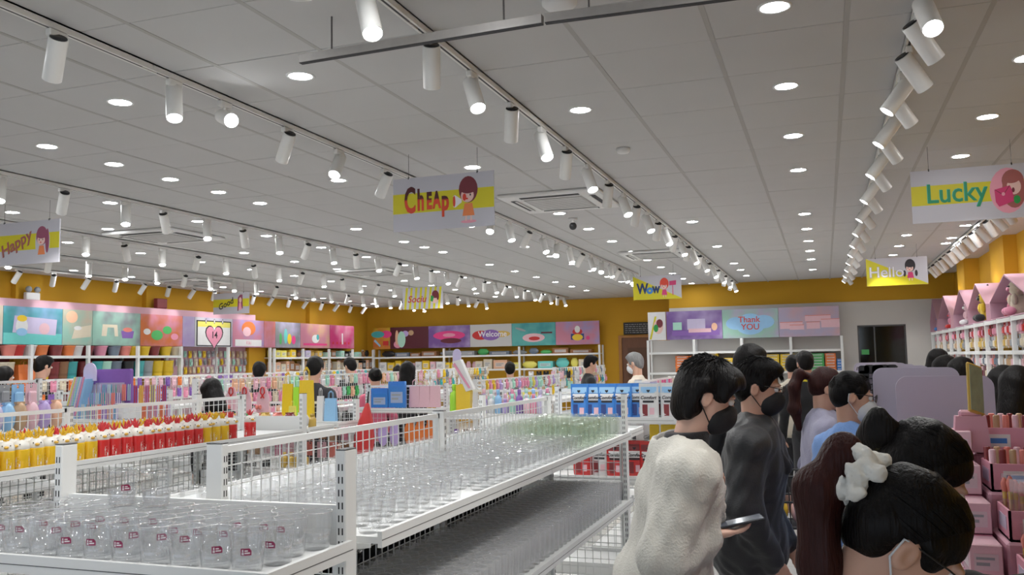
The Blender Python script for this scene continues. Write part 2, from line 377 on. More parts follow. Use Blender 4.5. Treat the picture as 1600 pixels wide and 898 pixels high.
# ------------------------------------------------------------------ air-conditioning cassettes, sensors, hanging conduit rail
M_DARK = mat('vent_dark', (.04, .04, .045), .7, noise=.1); M_GRILL = mat('grille_grey', (.42, .41, .40), .6, noise=.1, nscale=30)
def cassette(x, y, lab):
    t = thing('air_conditioner', 'square white ceiling air-conditioner '+lab, 'air conditioner', (x, y, CEIL), 0, 'ceiling air conditioners')
    MB().rbox((0, 0, -.018), (.95, .95, .036), .012).build('panel', M_WHT2, t)
    gr = MB().rbox((0, 0, -.039), (.56, .56, .008), .004).build('intake_grille', M_GRILL, t)
    gg = MB()
    for k in range(12): gg.bbox((-.26, -.25+k*.045, -.045), (.26, -.243+k*.045, -.043))
    gg.build('grille_rib', M_WHT2, gr)
    for dx, dy, w, h in ((0, .38, .56, .05), (0, -.38, .56, .05), (.38, 0, .05, .56), (-.38, 0, .05, .56)):
        MB().bbox((dx-w/2, dy-h/2, -.040), (dx+w/2, dy+h/2, -.036)).build('outlet', M_DARK, t)
        f = MB().box((dx*.93, dy*.93, -.044), (w*.98 if w > h else .022, h*.98 if h > w else .022, .005)).build('flap', M_WHT2, t)
cassette(-2.30, 7.92, 'near the CHEAP sign'); cassette(-7.1, 8.1, 'near the HAPPY sign'); cassette(-7.0, 12.9, 'before the SOCIU sign'); cassette(-2.25, 12.7, 'above the WOW sign'); cassette(-10.6, 12.8, 'above the picture panels')
for x, y, lab, r in ((-.99, 3.46, 'large round white ceiling access cover above the hanging conduit', .075), (-1.31, 6.16, 'small round ceiling sensor right of the glassware rail', .05)):
    MB().lathe([(r, 0), (r, -.02), (r*.8, -.035), (r*.3, -.04), (.001, -.04)], 20).build('ceiling_sensor', M_WHT2, None, (x, y, CEIL))
    tag(COL.objects[-1], lab, 'sensor')
t = thing('security_camera', 'black dome security camera hanging beyond the CHEAP sign', 'camera', tuple(at_z(895, 341, CEIL)))
MB().lathe([(.05, 0), (.05, -.02), (.001, -.021)], 14).build('base', M_WHT2, t); MB().tube([(0, 0, -.02), (0, 0, -.06)], .02, 8).build('neck', M_WHT2, t)
MB().sphere((0, 0, -.085), .042, 12, 8).build('eye', M_BLK, t)
# conduit rail hung under the ceiling, two lengths
M_RAILB = mat('conduit_galvanised', (.33, .31, .29), .45, .3, noise=.12, nscale=25); M_ROD = mat('hanger_rod', (.14, .13, .13), .5, .5, noise=.1)
zr = CEIL-.17
pa, pb, pc = at_z(470, 93, zr), at_z(850, 30, zr), at_z(1100, -3, zr)
for nm, p, q, rods in (('left', pa, pb, (.14, .85)), ('right', pb+np.array([.006, .0, .0]), pc+(pc-pb)*.5, (.19, .8))):
    d = (q-p)/np.linalg.norm(q-p); L = np.linalg.norm(q-p); a = math.atan2(d[1], d[0])
    t = thing('hanging_conduit', 'grey metal conduit rail hung from rods, %s length' % ('end-capped' if nm == 'left' else 'longer'), 'conduit', tuple(p), a)
    MB().bbox((0, -.016, -.018), (L-.006, .016, .018)).build('rail', M_RAILB, t)
    MB().bbox((.0, -.012, -.0205), (L-.006, .012, -.018)).build('groove', M_DARK, t)
    for r in rods: MB().tube([(L*r, 0, .018), (L*r, 0, .17)], .004, 6).build('rod', M_ROD, t)
# ================================================================== HANGING SIGNS
M_SIGN = mat('sign_board_white', (.52, .51, .56), .5, noise=.01, nscale=2)
M_SYEL = mat('sign_print_yellow', (.62, .55, .012), .5, noise=.03, nscale=4)
M_WIRE = mat('hanging_wire', (.12, .12, .12), .5, .4, noise=.1)
INK = {k: mat('sign_ink_'+k, c, .5, noise=.03, nscale=9) for k, c in dict(maroon=(.16, .02, .03), red=(.66, .05, .02), skin=(.78, .52, .47), orange=(.75, .22, .07), black=(.02, .015, .02), green=(.01, .26, .12), teal=(.05, .45, .38), pink=(.78, .33, .42), crimson=(.60, .04, .16), brown=(.35, .10, .09), dkblue=(.01, .03, .12), blue=(.05, .22, .55), white=(.8, .8, .82), grey=(.45, .42, .48), leaf=(.02, .30, .06), plum=(.28, .06, .12)).items()}
def ell(cx, cz, rx, rz, n=20, a0=0, a1=2*math.pi, rot=0):
    out = []
    for k in range(n):
        a = a0+(a1-a0)*k/(n if abs(a1-a0-2*math.pi) < 1e-6 else n-1); x, z = rx*math.cos(a), rz*math.sin(a)
        out.append((cx+x*math.cos(rot)-z*math.sin(rot), cz+x*math.sin(rot)+z*math.cos(rot)))
    return out
FLATN = [0]
def flat(name, poly, ink, parent, lev=1, y=-.006):
    """printed patch: thin layer on the face of a board lying in the XZ plane"""
    FLATN[0] += 1; y -= .00012*(FLATN[0] % 5)
    return MB().prism(poly, y-.0008*lev, y-.0008*lev+.0005, 'y').build(name, INK[ink] if isinstance(ink, str) else ink, parent)
def sign(x, y, word, style):
    t = thing('hanging_sign', style['label'], 'sign', (x, y, 2.565), 0, 'hanging signs')
    w, h = .79, .39
    MB().bbox((-w/2, -.006, 0), (w/2, .006, h)).build('board', style.get('board', M_SIGN), t)
    for sx in (-.27, .27):
        MB().tube([(sx, 0, h-.01), (sx, 0, CEIL-2.565)], .0016, 5).build('wire', M_WIRE, t)
        MB().box((sx, 0, h), (.008, .016, .018)).build('clip', M_BLK, t)
    p = style.get('print')
    if p == 'band':
        MB().bbox((-w/2, -.0066, .13), (w/2, -.0061, .275)).build('print_band', M_SYEL, t)
    elif p == 'tri':
        flat('print_triangle', [(-w/2, 0), (w/2, 0), (w/2, .01), (-w/2, h)], M_SYEL, t, 0.2)
    elif p == 'stripes':
        for k in range(8):
            a = -.34+k*.095; flat('print_stripe', [(a-.03, 0), (a+.012, 0), (a+.052, h), (a+.01, h)], M_SYEL, t, .2)
    style['draw'](t)
    return t
def girl(t, cx, cz, s, hair='maroon', dress='orange', top=None, long=0):
    """small printed girl figure: hair, face, dress, legs"""
    E = lambda a, b, rx, rz, **k: ell(cx+a*s, cz+b*s, rx*s, rz*s, **k)
    if long: flat('hair_back', E(.01, .52, .21, .30), hair, t, 1)
    flat('hair', E(0, .68, .22, .29), hair, t, 1)
    flat('legs', [(cx-.08*s, cz), (cx-.04*s, cz), (cx-.04*s, cz+.12*s), (cx+.04*s, cz+.12*s), (cx+.04*s, cz), (cx+.08*s, cz), (cx+.07*s, cz+.16*s), (cx-.07*s, cz+.16*s)], 'skin', t, 1)
    flat('dress', [(cx-.14*s, cz+.11*s), (cx+.14*s, cz+.11*s), (cx+.09*s, cz+.38*s), (cx-.09*s, cz+.38*s)], dress, t, 2)
    flat('face', E(-.02, .55, .15, .15), 'skin', t, 3)
    flat('fringe', E(0, .70, .19, .11), hair, t, 4)
    for q in (-.09, .05): flat('eye', E(q, .56, .018, .026, n=8), 'black', t, 4)
    flat('mouth', E(-.03, .48, .03, .02, n=8), 'red', t, 4)
def d_cheap(t):
    mcol = blend_mat('cheap_letters', (.66, .06, .02), (.07, .005, .008), kind='split', thr=.012, soft=.006, rough=.5)
    for ch, xx, sz, bz, sx in (('C', -.258, .26, .215, .50), ('h', -.172, .215, .215, .52), ('E', -.105, .165, .205, .50), ('A', -.045, .165, .207, .52), ('p', .022, .20, .20, .58)):
        o = lettering(ch, sz, mcol, t, (xx, -.0090, bz), bold=.008, extrude=.0006); o.scale = (sx, 1, 1.0)
    girl(t, .20, .045, .33, 'maroon', 'orange')
    flat('shadow', ell(.20, .04, .06, .012), 'pink', t, .5)
    flat('megaphone', [(.085, .15), (.10, .145), (.15, .18), (.15, .20), (.10, .235), (.085, .23)], 'white', t, 5)
    flat('megaphone_mouth', ell(.092, .19, .010, .04), 'red', t, 6)
    flat('open_mouth', ell(.172, .215, .014, .026), 'red', t, 6)
def d_lucky(t):
    o = lettering('Lucky', .20, INK['green'], t, (-.095, -.0092, .205), bold=.002, extrude=.0006); o.scale = (.86, 1, 1.0)
    lettering('Lucky', .20, INK['teal'], t, (-.099, -.0086, .208), bold=.002, extrude=.0002).scale = (.86, 1, 1.0)
    flat('pink_oval', ell(.235, .20, .115, .165), 'pink', t, 1)
    flat('hair_back', ell(.275, .20, .075, .13), 'brown', t, 2); flat('hair', ell(.27, .27, .07, .08), 'brown', t, 2)
    flat('face', ell(.275, .225, .045, .058), 'skin', t, 3)
    flat('fringe', ell(.262, .285, .055, .036), 'brown', t, 4); flat('mouth', ell(.27, .20, .009, .018), 'maroon', t, 5)
    flat('sleeve', ell(.29, .13, .022, .03), 'leaf', t, 3)
    flat('envelope', [(.15, .21), (.155, .12), (.175, .085), (.27, .12), (.265, .19), (.25, .235)], 'crimson', t, 5)
    flat('flap_line', [(.152, .208), (.205, .165), (.25, .233), (.246, .234), (.205, .171), (.155, .211)], 'maroon', t, 6)
    flat('seal', ell(.205, .175, .011, .013), 'pink', t, 7)
def d_happy(t):
    o = lettering('Happy', .15, INK['brown'], t, (-.12, -.0092, .19), bold=.003, extrude=.0006, shear=.25); o.rotation_euler = (0, math.radians(-24), 0)
    flat('halo', ell(.20, .19, .085, .17), M_SIGN, t, .6)
    girl(t, .19, .045, .30, 'plum', 'orange'); flat('ponytail', ell(.255, .20, .022, .11), 'plum', t, 1)
def d_wow(t):
    lettering('W', .23, INK['dkblue'], t, (-.24, -.0092, .175), bold=.009, extrude=.0006).scale = (.75, 1, 1)
    lettering('o', .19, INK['blue'], t, (-.12, -.0092, .16), bold=.011, extrude=.0006)
    lettering('w', .22, INK['dkblue'], t, (-.015, -.0092, .175), bold=.009, extrude=.0006).scale = (.75, 1, 1)
    girl(t, .12, .03, .33, 'red', 'crimson')
    flat('placard', [(.20, .22), (.31, .225), (.315, .30), (.205, .29)], 'crimson', t, 2); flat('post', [(.25, .06), (.262, .06), (.262, .22), (.25, .22)], 'crimson', t, 2)
def d_hello(t):
    lettering('Hello', .21, INK['grey'], t, (-.135, -.0088, .185), bold=.006, extrude=.0003)
    lettering('Hello', .21, INK['white'], t, (-.135, -.0096, .185), bold=-.0015, extrude=.0004)
    girl(t, .175, .06, .31, 'black', 'crimson')
    for q in (-.075, .075): flat('pigtail', ell(.175+q, .16, .018, .045), 'black', t, 1)
def d_good(t):
    o = lettering('Good', .15, INK['black'], t, (-.12, -.0092, .18), bold=.003, extrude=.0006, shear=.3); o.rotation_euler = (0, math.radians(-22), 0)
    flat('long_hair', [(.14, .05), (.15, .30), (.20, .35), (.25, .35), (.26, .10), (.24, .08), (.22, .16), (.16, .05)], 'plum', t, 1); flat('face', ell(.205, .25, .028, .05), 'skin', t, 3)
    flat('dress', [(.165, .07), (.235, .07), (.22, .20), (.18, .20)], 'pink', t, 2)
def d_sociu(t):
    lettering('Sociu', .17, INK['plum'], t, (-.115, -.0092, .175), bold=.003, extrude=.0006, shear=.25)
    lettering('Sociu', .17, INK['red'], t, (-.113, -.0098, .177), bold=-.001, extrude=.0004, shear=.25)
    flat('oval', ell(.235, .20, .085, .105), 'skin', t, 1); flat('hair', ell(.25, .255, .065, .07), 'maroon', t, 2); flat('book', [(.155, .14), (.20, .12), (.225, .21), (.165, .245)], 'leaf', t, 3)
    flat('hair_side', ell(.30, .22, .025, .07), 'maroon', t, 2)
sign(-2.535, 5.70, 'CHEAP', dict(label='hanging white and yellow sign reading CHEAP with a girl and megaphone', print='band', draw=d_cheap))
sign(1.05, 7.04, 'Lucky', dict(label='hanging sign reading Lucky with a girl and pink envelope', print='band', draw=d_lucky))
sign(-6.78, 5.96, 'Happy', dict(label='hanging sign reading Happy with slanted red letters', print='band', draw=d_happy))
sign(-2.54, 14.27, 'Wow', dict(label='hanging sign reading Wow in dark blue letters', print='tri', draw=d_wow))
sign(1.0, 13.35, 'Hello', dict(label='hanging sign reading Hello in outlined letters', print='tri', draw=d_hello))
sign(-10.3, 13.5, 'Good', dict(label='hanging sign reading Good in slanted black letters', print='band', draw=d_good))
sign(-6.77, 14.28, 'Sociu', dict(label='hanging striped sign reading Sociu in red script', print='stripes', draw=d_sociu))
# ================================================================== SHELF UNITS
M_SLOT = mat('slot_shadow', (.01, .01, .012), .8, noise=.1)
M_CAP = mat('post_cap_grey', (.10, .10, .10), .6, noise=.1)
M_WIREW = mat('white_wire', (.78, .79, .78), .4, noise=.02)
M_GREY = mat('post_grey', (.62, .64, .62), .45, noise=.03)
M_CHIP = mat('chipboard_edge', (.45, .24, .12), .7, noise=.1, nscale=60)
ZT = 1.385
_up = {}
def upright_mesh(h, along):
    k = (round(h, 3), along)
    if k not in _up:
        d = (.06, .03, h) if along == 'x' else (.03, .06, h)
        a = MB().rbox((0, 0, h/2), d, .003).mesh('upright', M_WHITE)
        c = MB().box((0, 0, h+.0015), (d[0]*.96, d[1]*.96, .003)).mesh('top_cap', M_CAP)
        s = MB(); z = h-.045
        while z > .25:
            for q in (-.0055, .0055):
                for e in (-1, 1):
                    if along == 'x': s.box((e*.0301, q, z), (.0012, .0036, .018))
                    else: s.box((q, e*.0301, z), (.0036, .0012, .018))
            z -= .034
        _up[k] = (a, c, s.mesh('slots', M_SLOT))
    return _up[k]
def upright(t, x, y, h, along):
    a, c, s = upright_mesh(h, along)
    u = link('upright', a, t, (x, y, 0)); link('top_cap', c, u); link('slots', s, u)
    return u
def wire_panel(t, x, y0, y1, z0, z1, along='y', step=.05, name='wire_panel', fat=.0018):
    """framed wire grid in a vertical plane"""
    b = MB(); L = y1-y0
    def P(a, z): return (x, a, z) if along == 'y' else (a, x, z)
    def bar(a0, a1, q0, q1, w):
        if along == 'y': b.bbox((x-w, a0, q0), (x+w, a1, q1))
        else: b.bbox((a0, x-w, q0), (a1, x+w, q1))
    f = MB()
    for a0, a1, q0, q1 in ((y0, y1, z1-.022, z1), (y0, y0+.014, z0, z1), (y1-.014, y1, z0, z1), (y0, y1, z0, z0+.012)):
        if along == 'y': f.bbox((x-.008, a0, q0), (x+.008, a1, q1))
        else: f.bbox((a0, x-.008, q0), (a1, x+.008, q1))
    p = f.build('panel_frame', M_WHITE, t)
    n = max(2, int(L/step)); m = max(2, int((z1-z0)/step))
    for i in range(1, n): a = y0+L*i/n; bar(a-fat, a+fat, z0, z1-.01, fat)
    for j in range(1, m): z = z0+(z1-z0)*j/m; bar(y0, y1, z-fat, z+fat, fat)
    o = b.build('wire_grid', M_WIREW, p)
    return p
def shelf(t, x0, x1, y0, y1, z, faces=('+x',), lip=.045):
    """board with a raised price-rail lip on the given outer faces; z is the lip top"""
    s = MB().bbox((x0, y0, z-.034), (x1, y1, z-.015)).build('shelf_board', M_WHITE, t)
    for f in faces:
        if f == '+x': lo, hi, g0, g1 = (x1, y0, z-lip), (x1+.014, y1, z), (x1+.014, y0, z-.0245), (x1+.0148, y1, z-.0225)
        if f == '-x': lo, hi, g0, g1 = (x0-.014, y0, z-lip), (x0, y1, z), (x0-.0148, y0, z-.0245), (x0-.014, y1, z-.0225)
        if f == '-y': lo, hi, g0, g1 = (x0-.014, y0-.014, z-lip), (x1+.014, y0, z), (x0, y0-.0148, z-.0245), (x1, y0-.014, z-.0225)
        if f == '+y': lo, hi, g0, g1 = (x0-.014, y1, z-lip), (x1+.014, y1+.014, z), (x0, y1+.014, z-.0245), (x1, y1+.0148, z-.0225)
        MB().bbox(lo, hi).build('price_rail', M_WHITE, s); MB().bbox(g0, g1).build('rail_groove', M_CAP, s)
    return s
def bracket(t, x0, x1, y, z):
    MB().prism([(x0, z-.034), (x1, z-.034), (x1, z-.045), (x0, z-.12)], y-.002, y+.002, 'y').build('bracket', M_WHITE, t)
def gondola(name, label, xs, posts, ztop, hw, levels, near=None, far=None, lowmesh=True, sides=(1, -1), depth_end=.36, topmesh=True):
    """double-sided unit along y: spine at xs, posts at given y, shelf half width hw, lip heights levels"""
    t = thing(name, label, 'shelf unit', (xs, posts[0], 0), 0, 'shelf units')
    y0 = posts[0]; ys = [p-y0 for p in posts]; L = ys[-1]
    for y in ys: upright(t, 0, y, ztop, 'x')
    for a, b in zip(ys, ys[1:]):
        if topmesh: wire_panel(t, 0, a+.016, b-.016, max(levels)-.02, ztop-.01)
        if lowmesh: wire_panel(t, 0, a+.016, b-.016, .12, max(levels)-.05)
        for z in levels:
            for s in sides:
                shelf(t, *((.012, hw) if s > 0 else (-hw, -.012)), a+.002, b-.002, z, ('+x',) if s > 0 else ('-x',))
    for z in levels:
        for s in sides:
            for y in ys: bracket(t, .03*s, (hw-.02)*s, y, z)
    for s in sides:
        MB().bbox((.03*s, -.0, .0), (hw*s, L, .12)).build('base_plinth', M_WHITE, t)
    for e, lv in ((-1, near), (1, far)):
        if not lv: continue
        ye = (-.09 if e < 0 else L+.09)
        for s in (-1, 1): upright(t, s*(hw-.045), ye, ztop, 'y')
        wire_panel(t, ye, -hw+.07, hw-.07, .12, max(lv)-.05, along='x')
        for z in lv:
            a, b = (ye-depth_end, ye-.032) if e < 0 else (ye+.032, ye+depth_end)
            shelf(t, -hw+.02, hw-.02, a, b, z, ('-y', '+x', '-x') if e < 0 else ('+y', '+x', '-x'))
            MB().bbox((-hw+.065, ye-.008, z-.06), (hw-.065, ye+.008, z+.085)).build('back_stop', M_WHITE, t)
        MB().bbox((-hw+.02, min(ye, ye+e*depth_end), 0), (hw-.02, max(ye, ye+e*depth_end), .12)).build('base_plinth', M_WHITE, t)
    return t
GX, GY = -1.74, 2.22
gondola('shelf_unit', 'white wire-backed shelf unit carrying the clear drinking glasses', GX, [2.22, 3.84, 5.56], ZT, .54, [1.15, .735], near=[1.15, .735], far=[1.15, .735], depth_end=.40)
gondola('shelf_unit', 'white wire-backed shelf unit carrying the chicken-shaped bottles', -4.14, [.75, 2.3, 3.95, 5.56], ZT+.015, .52, [1.15, .735], far=[1.15, .735])
# ------------------------------------------------------------------ glassware
G_CLEAR = glass_mat('clear_glass', (.975, .978, .98), .60, .97, .045, haze=.035)  # haze whitens the glass in place of refracted light
G_GREEN = glass_mat('greenish_glass', (.955, .972, .95), .50, .92, .045, haze=.035, hcol=(.66, .74, .62))
def tumbler_mesh(name, r0, r1, h, m, flutes=True, n=20, waist=.45):
    b = MB(); b.open0 = b.open1 = True
    prof = [(.001, 0), (r0*.82, 0), (r0, .004), (r0+(r1-r0)*.22, h*.25), (r0+(r1-r0)*waist, h*.48), (r0+(r1-r0)*.60, h*.52), (r1*.985, h*.9), (r1, h-.002), (r1-.0012, h), (r1-.003, h-.002)]
    fl = (lambda j, k: (.035 if k % 2 else -.02) if 2 <= j <= 4 else 0) if flutes else None
    b.lathe(prof, n, flute=fl)
    c = MB(); c.open0 = c.open1 = True
    c.lathe([(.001, .012), (r0*.86, .014), (r0*.9, .02)], n); o = len(b.v); b.v += c.v; b.f += [[i+o for i in f] for f in c.f]; b.sm += c.sm; b.mi += c.mi
    return b.mesh(name, m)
tum = tumbler_mesh('tumbler', .031, .0405, .088, G_CLEAR)
G_THICK = glass_mat('thick_glass', (.96, .965, .97), .75, 1.0, .08, haze=.14, hcol=(.92, .93, .95))  # stronger haze puts the bright refraction of the lower half into the colour
G_TALL = glass_mat('tall_clear_glass', (.97, .974, .975), .60, .97, .05, haze=.24, hcol=(.96, .96, .97))  # strong white haze stands in for reflections under the upper shelf
rock = tumbler_mesh('rocks_glass', .034, .0430, .098, G_CLEAR, n=24)
rock_base = MB(); rock_base.open0 = rock_base.open1 = True
rock_base.lathe([(.001, .003), (.031, .003), (.033, .006), (.0345, .028), (.0365, .047), (.0345, .047), (.0325, .022), (.001, .018)], 20, flute=lambda j, k: (.025 if k % 2 else -.03) if 2 <= j <= 5 else 0)
rock_base = rock_base.mesh('fluted_base', G_THICK)
rock_rim = MB().tube([(.0422*math.cos(a), .0422*math.sin(a), .0975) for a in np.linspace(0, 2*math.pi, 25)], .0013, 5, cap=False).mesh('rim', glass_mat('rim_glass', (.9, .9, .91), .8, 1.0, .25, haze=.35, hcol=(.9, .9, .92)))
tall = tumbler_mesh('tall_glass', .028, .034, .135, G_TALL, False, n=16)
def mug_mesh():
    b = MB(); b.open0 = b.open1 = True
    b.lathe([(.001, 0), (.036, 0), (.04, .005), (.041, .06), (.041, .136), (.0395, .14), (.038, .137)], 16, flute=lambda j, k: (.02 if k % 2 else -.01) if 2 <= j <= 4 else 0)
    b.lathe([(.001, .014), (.037, .016)], 16)
    return b.mesh('beer_mug', G_GREEN)
mug_me = mug_mesh()
mug_h = MB().tube([(.038, 0, .115), (.058, 0, .118), (.068, 0, .105), (.069, 0, .05), (.060, 0, .032), (.038, 0, .035)], .006, 7).mesh('handle', G_GREEN)
SH = 1.15-.015
n = 0
y = 2.27
rows = 0
while y < 4.50:
    for k in range(6):
        x = GX+.07+k*.0835+random.uniform(-.002, .002)
        if k == 5 and 2.9 < y < 3.05: continue
        tag(link('glass_tumbler', tum, None, (x, y+random.uniform(-.002, .002), SH), random.random()*6), 'clear fluted glass tumbler packed on the long top shelf behind the wire panel', 'glass', 'clear tumblers on the long top shelf')
    y += .0845
y = 4.56
while y < 5.50:
    for k in range(5):
        x = GX+.08+k*.098+random.uniform(-.003, .003)
        t = thing('glass_mug', 'green-tinted glass beer mug standing at the far half of the glass shelf', 'mug', (x, y, SH), random.uniform(-.9, .3), 'green-tinted beer mugs')
        link('mug_body', mug_me, t); link('handle', mug_h, t)
    y += .105
y = 2.30
while y < 5.45:
    for k in range(3):
        tag(link('glass_tumbler', tum, None, (GX-.07-k*.0835, y, SH), random.random()*6), 'clear glass tumbler on the shelf side facing the chicken bottles', 'glass', 'clear tumblers on the rear side')
    y += .088
y = 2.75
while y < 5.45:
    for k in range(7):
        tag(link('tall_glass', tall, None, (GX+.06+k*.071, y, .735-.015), random.random()*6), 'tall straight clear glass packed on the lower shelf', 'glass', 'tall glasses on the lower shelf')
    y += .072
# end display: rocks glasses with maroon stickers
M_STK = mat('sticker_maroon', (.30, .02, .09), .4, noise=.05); M_STW = mat('sticker_white', (.8, .75, .78), .5, noise=.02)
def sticker_meshes():
    a = MB(); r = .0408; pts = []
    n = 5; w = .30
    for i in range(n+1):
        an = -w+2*w*i/n
        top = .062 if i < n else .056
        for z in (.046, top): pts.append((r*math.cos(an), r*math.sin(an), z))
    a.add(pts, [(2*i, 2*i+2, 2*i+3, 2*i+1) for i in range(n)], True)
    b = MB(); r = .0414
    def patch(a0, a1, z0, z1): b.add([(r*math.cos(q), r*math.sin(q), z) for q, z in ((a0, z0), (a1, z0), (a1, z1), (a0, z1))], [(0, 1, 2, 3)])
    patch(-.24, -.12, .0475, .053); patch(-.22, -.14, .054, .0595)
    patch(-.08, .10, .055, .058); patch(-.08, .22, .0495, .053)
    return a.mesh('sticker', M_STK), b.mesh('print', M_STW)
st_me, sp_me = sticker_meshes()
EX0, EX1, EY0, EY1 = GX-.50, GX+.50, 2.22-.09-.40, 2.22-.09-.04
i = 0
def rocks(x, y, z, lab, ang, stk):
    t = thing('rocks_glass', lab, 'glass', (x, y, z), ang, 'rocks glasses on the end display')
    link('glass_body', rock, t); link('fluted_base', rock_base, t); link('rim', rock_rim, t)
    if stk:
        s = link('sticker', st_me, t); link('print', sp_me, s)
for r in range(4):
    yy = EY0+.046+r*.0885
    for k in range(12):
        xx = EX0+.045+k*.0892+(.02 if r % 2 else 0)
        if xx > EX1-.03: continue
        sk = (k*7+r*3) % 5 in (0, 2, 3)
        rocks(xx, yy, SH, 'clear rocks glass %s on the end display shelf' % ('with a small maroon sticker' if sk else 'without a sticker'), -1.0+random.uniform(-.5, .5), sk)
for k, (x, y) in enumerate(((GX-.14, EY1-.10), (GX-.03, EY1-.09))):
    rocks(x, y, SH+.098, 'clear rocks glass stacked on top of the others on the end display', -.6+k*.3, k == 0)
# ------------------------------------------------------------------ chicken bottles
M_BY = mat('bottle_yellow', (.80, .50, .02), .25, noise=.03, nscale=10, coat=.3); M_BR = mat('bottle_red', (.62, .03, .03), .25, noise=.03, nscale=10, coat=.3)
M_BW = mat('bottle_white', (.80, .78, .72), .3, noise=.02, coat=.3); M_BEAK = mat('beak_gold', (.75, .45, .07), .4, noise=.05)
M_CY = mat('comb_yellow', (.80, .50, .03), .4, noise=.05); M_CR = mat('comb_red', (.66, .05, .06), .4, noise=.05); M_PRT = mat('bottle_print', (.82, .72, .66), .5, noise=.03)
def chicken_parts():
    body = MB().lathe([(.036, 0), (.0395, .004), (.0395, .096), (.0385, .100)], 18)
    head = MB(); head.open0 = True
    head.lathe([(.0375, .100), (.0390, .105), (.0370, .119), (.031, .133), (.020, .142), (.001, .147)], 18)
    beak = MB().sphere((.041, 0, .118), (.012, .011, .007), 10, 6)
    comb = MB()
    for a, l in ((-1.0, .030), (-.55, .040), (-.1, .046), (.35, .042), (.8, .034), (1.15, .026)):
        d = np.array([math.sin(a)*.8, 0, math.cos(a)]); p = np.array([-.004, 0, .140])
        comb.tube([p, p+d*l*.55, p+d*l], [.004, .0062, .0025], 6)
    for s in (-1, 1):
        comb.tube([(0, s*.004, .142), (-.004, s*.018, .163), (.002, s*.022, .178)], [.0035, .005, .002], 6)
    eye = MB()
    for s in (-1, 1): eye.sphere((.034, s*.017, .125), .0032, 6, 4)
    pr = MB()
    def dot(a, z, w, h): pr.add([(.0401*math.cos(q), .0401*math.sin(q), zz) for q, zz in ((a-w, z-h), (a+w, z-h), (a+w, z+h), (a-w, z+h))], [(0, 1, 2, 3)])
    for a in np.arange(-3, 3, 1.55):
        dot(a, .03, .03, .012); dot(a, .047, .06, .004); dot(a, .055, .04, .004); dot(a, .062, .02, .004)
        dot(a+.38, .026, .09, .006); dot(a+.46, .036, .015, .010); dot(a+.33, .018, .015, .007); dot(a+.42, .018, .015, .007)
        for zz in (.02, .035, .05, .065): dot(a+.2, zz, .02, .0015)
    return body, head, beak, comb, eye, pr
cb, chd, cbk, ccm, cey, cpr = chicken_parts()
CB = {c: cb.mesh('bottle_body', M_BY if c == 'yellow' else M_BR) for c in ('yellow', 'red')}
CC = {c: ccm.mesh('comb', M_CY if c == 'yellow' else M_CR) for c in ('yellow', 'red')}
CH, CK, CE, CP = chd.mesh('head', M_BW), cbk.mesh('beak', M_BEAK), cey.mesh('eye', M_BLK), cpr.mesh('print', M_PRT)
def chicken(x, y, z, c, comb, a, wh):
    t = thing('chicken_bottle', '%s chicken bottle with white head and %s comb, %s' % (c, comb, wh), 'bottle', (x, y, z), a, 'chicken-shaped bottles')
    b = link('bottle_body', CB[c], t); link('print', CP, b); h = link('head', CH, t); link('beak', CK, h); link('eye', CE, h); link('comb', CC[comb], t)
y = 2.15; k = 0
while y < 4.86:
    c = 'yellow' if y < 3.72 else 'red'
    if y > 4.42: c = ['yellow', 'yellow', 'red', 'red', 'yellow'][k % 5]
    chicken(-3.685, y, SH, c, 'yellow' if c == 'yellow' else 'red', random.uniform(-1.6, .3), 'in the front row')
    c2 = 'yellow' if y < 3.62 or k % 3 == 0 else 'red'
    chicken(-3.775, y+.04, SH, c2, 'yellow' if (y < 3.4 or k % 2) else 'red', random.uniform(-1.6, .3), 'in the second row')
    chicken(-3.865, y+.01, SH, c2, 'yellow' if k % 3 else 'red', random.uniform(-1.6, .3), 'in the back row by the wire')
    y += .084; k += 1
chicken(-3.70, 5.06, SH, 'red', 'red', -.5, 'standing apart at the end')
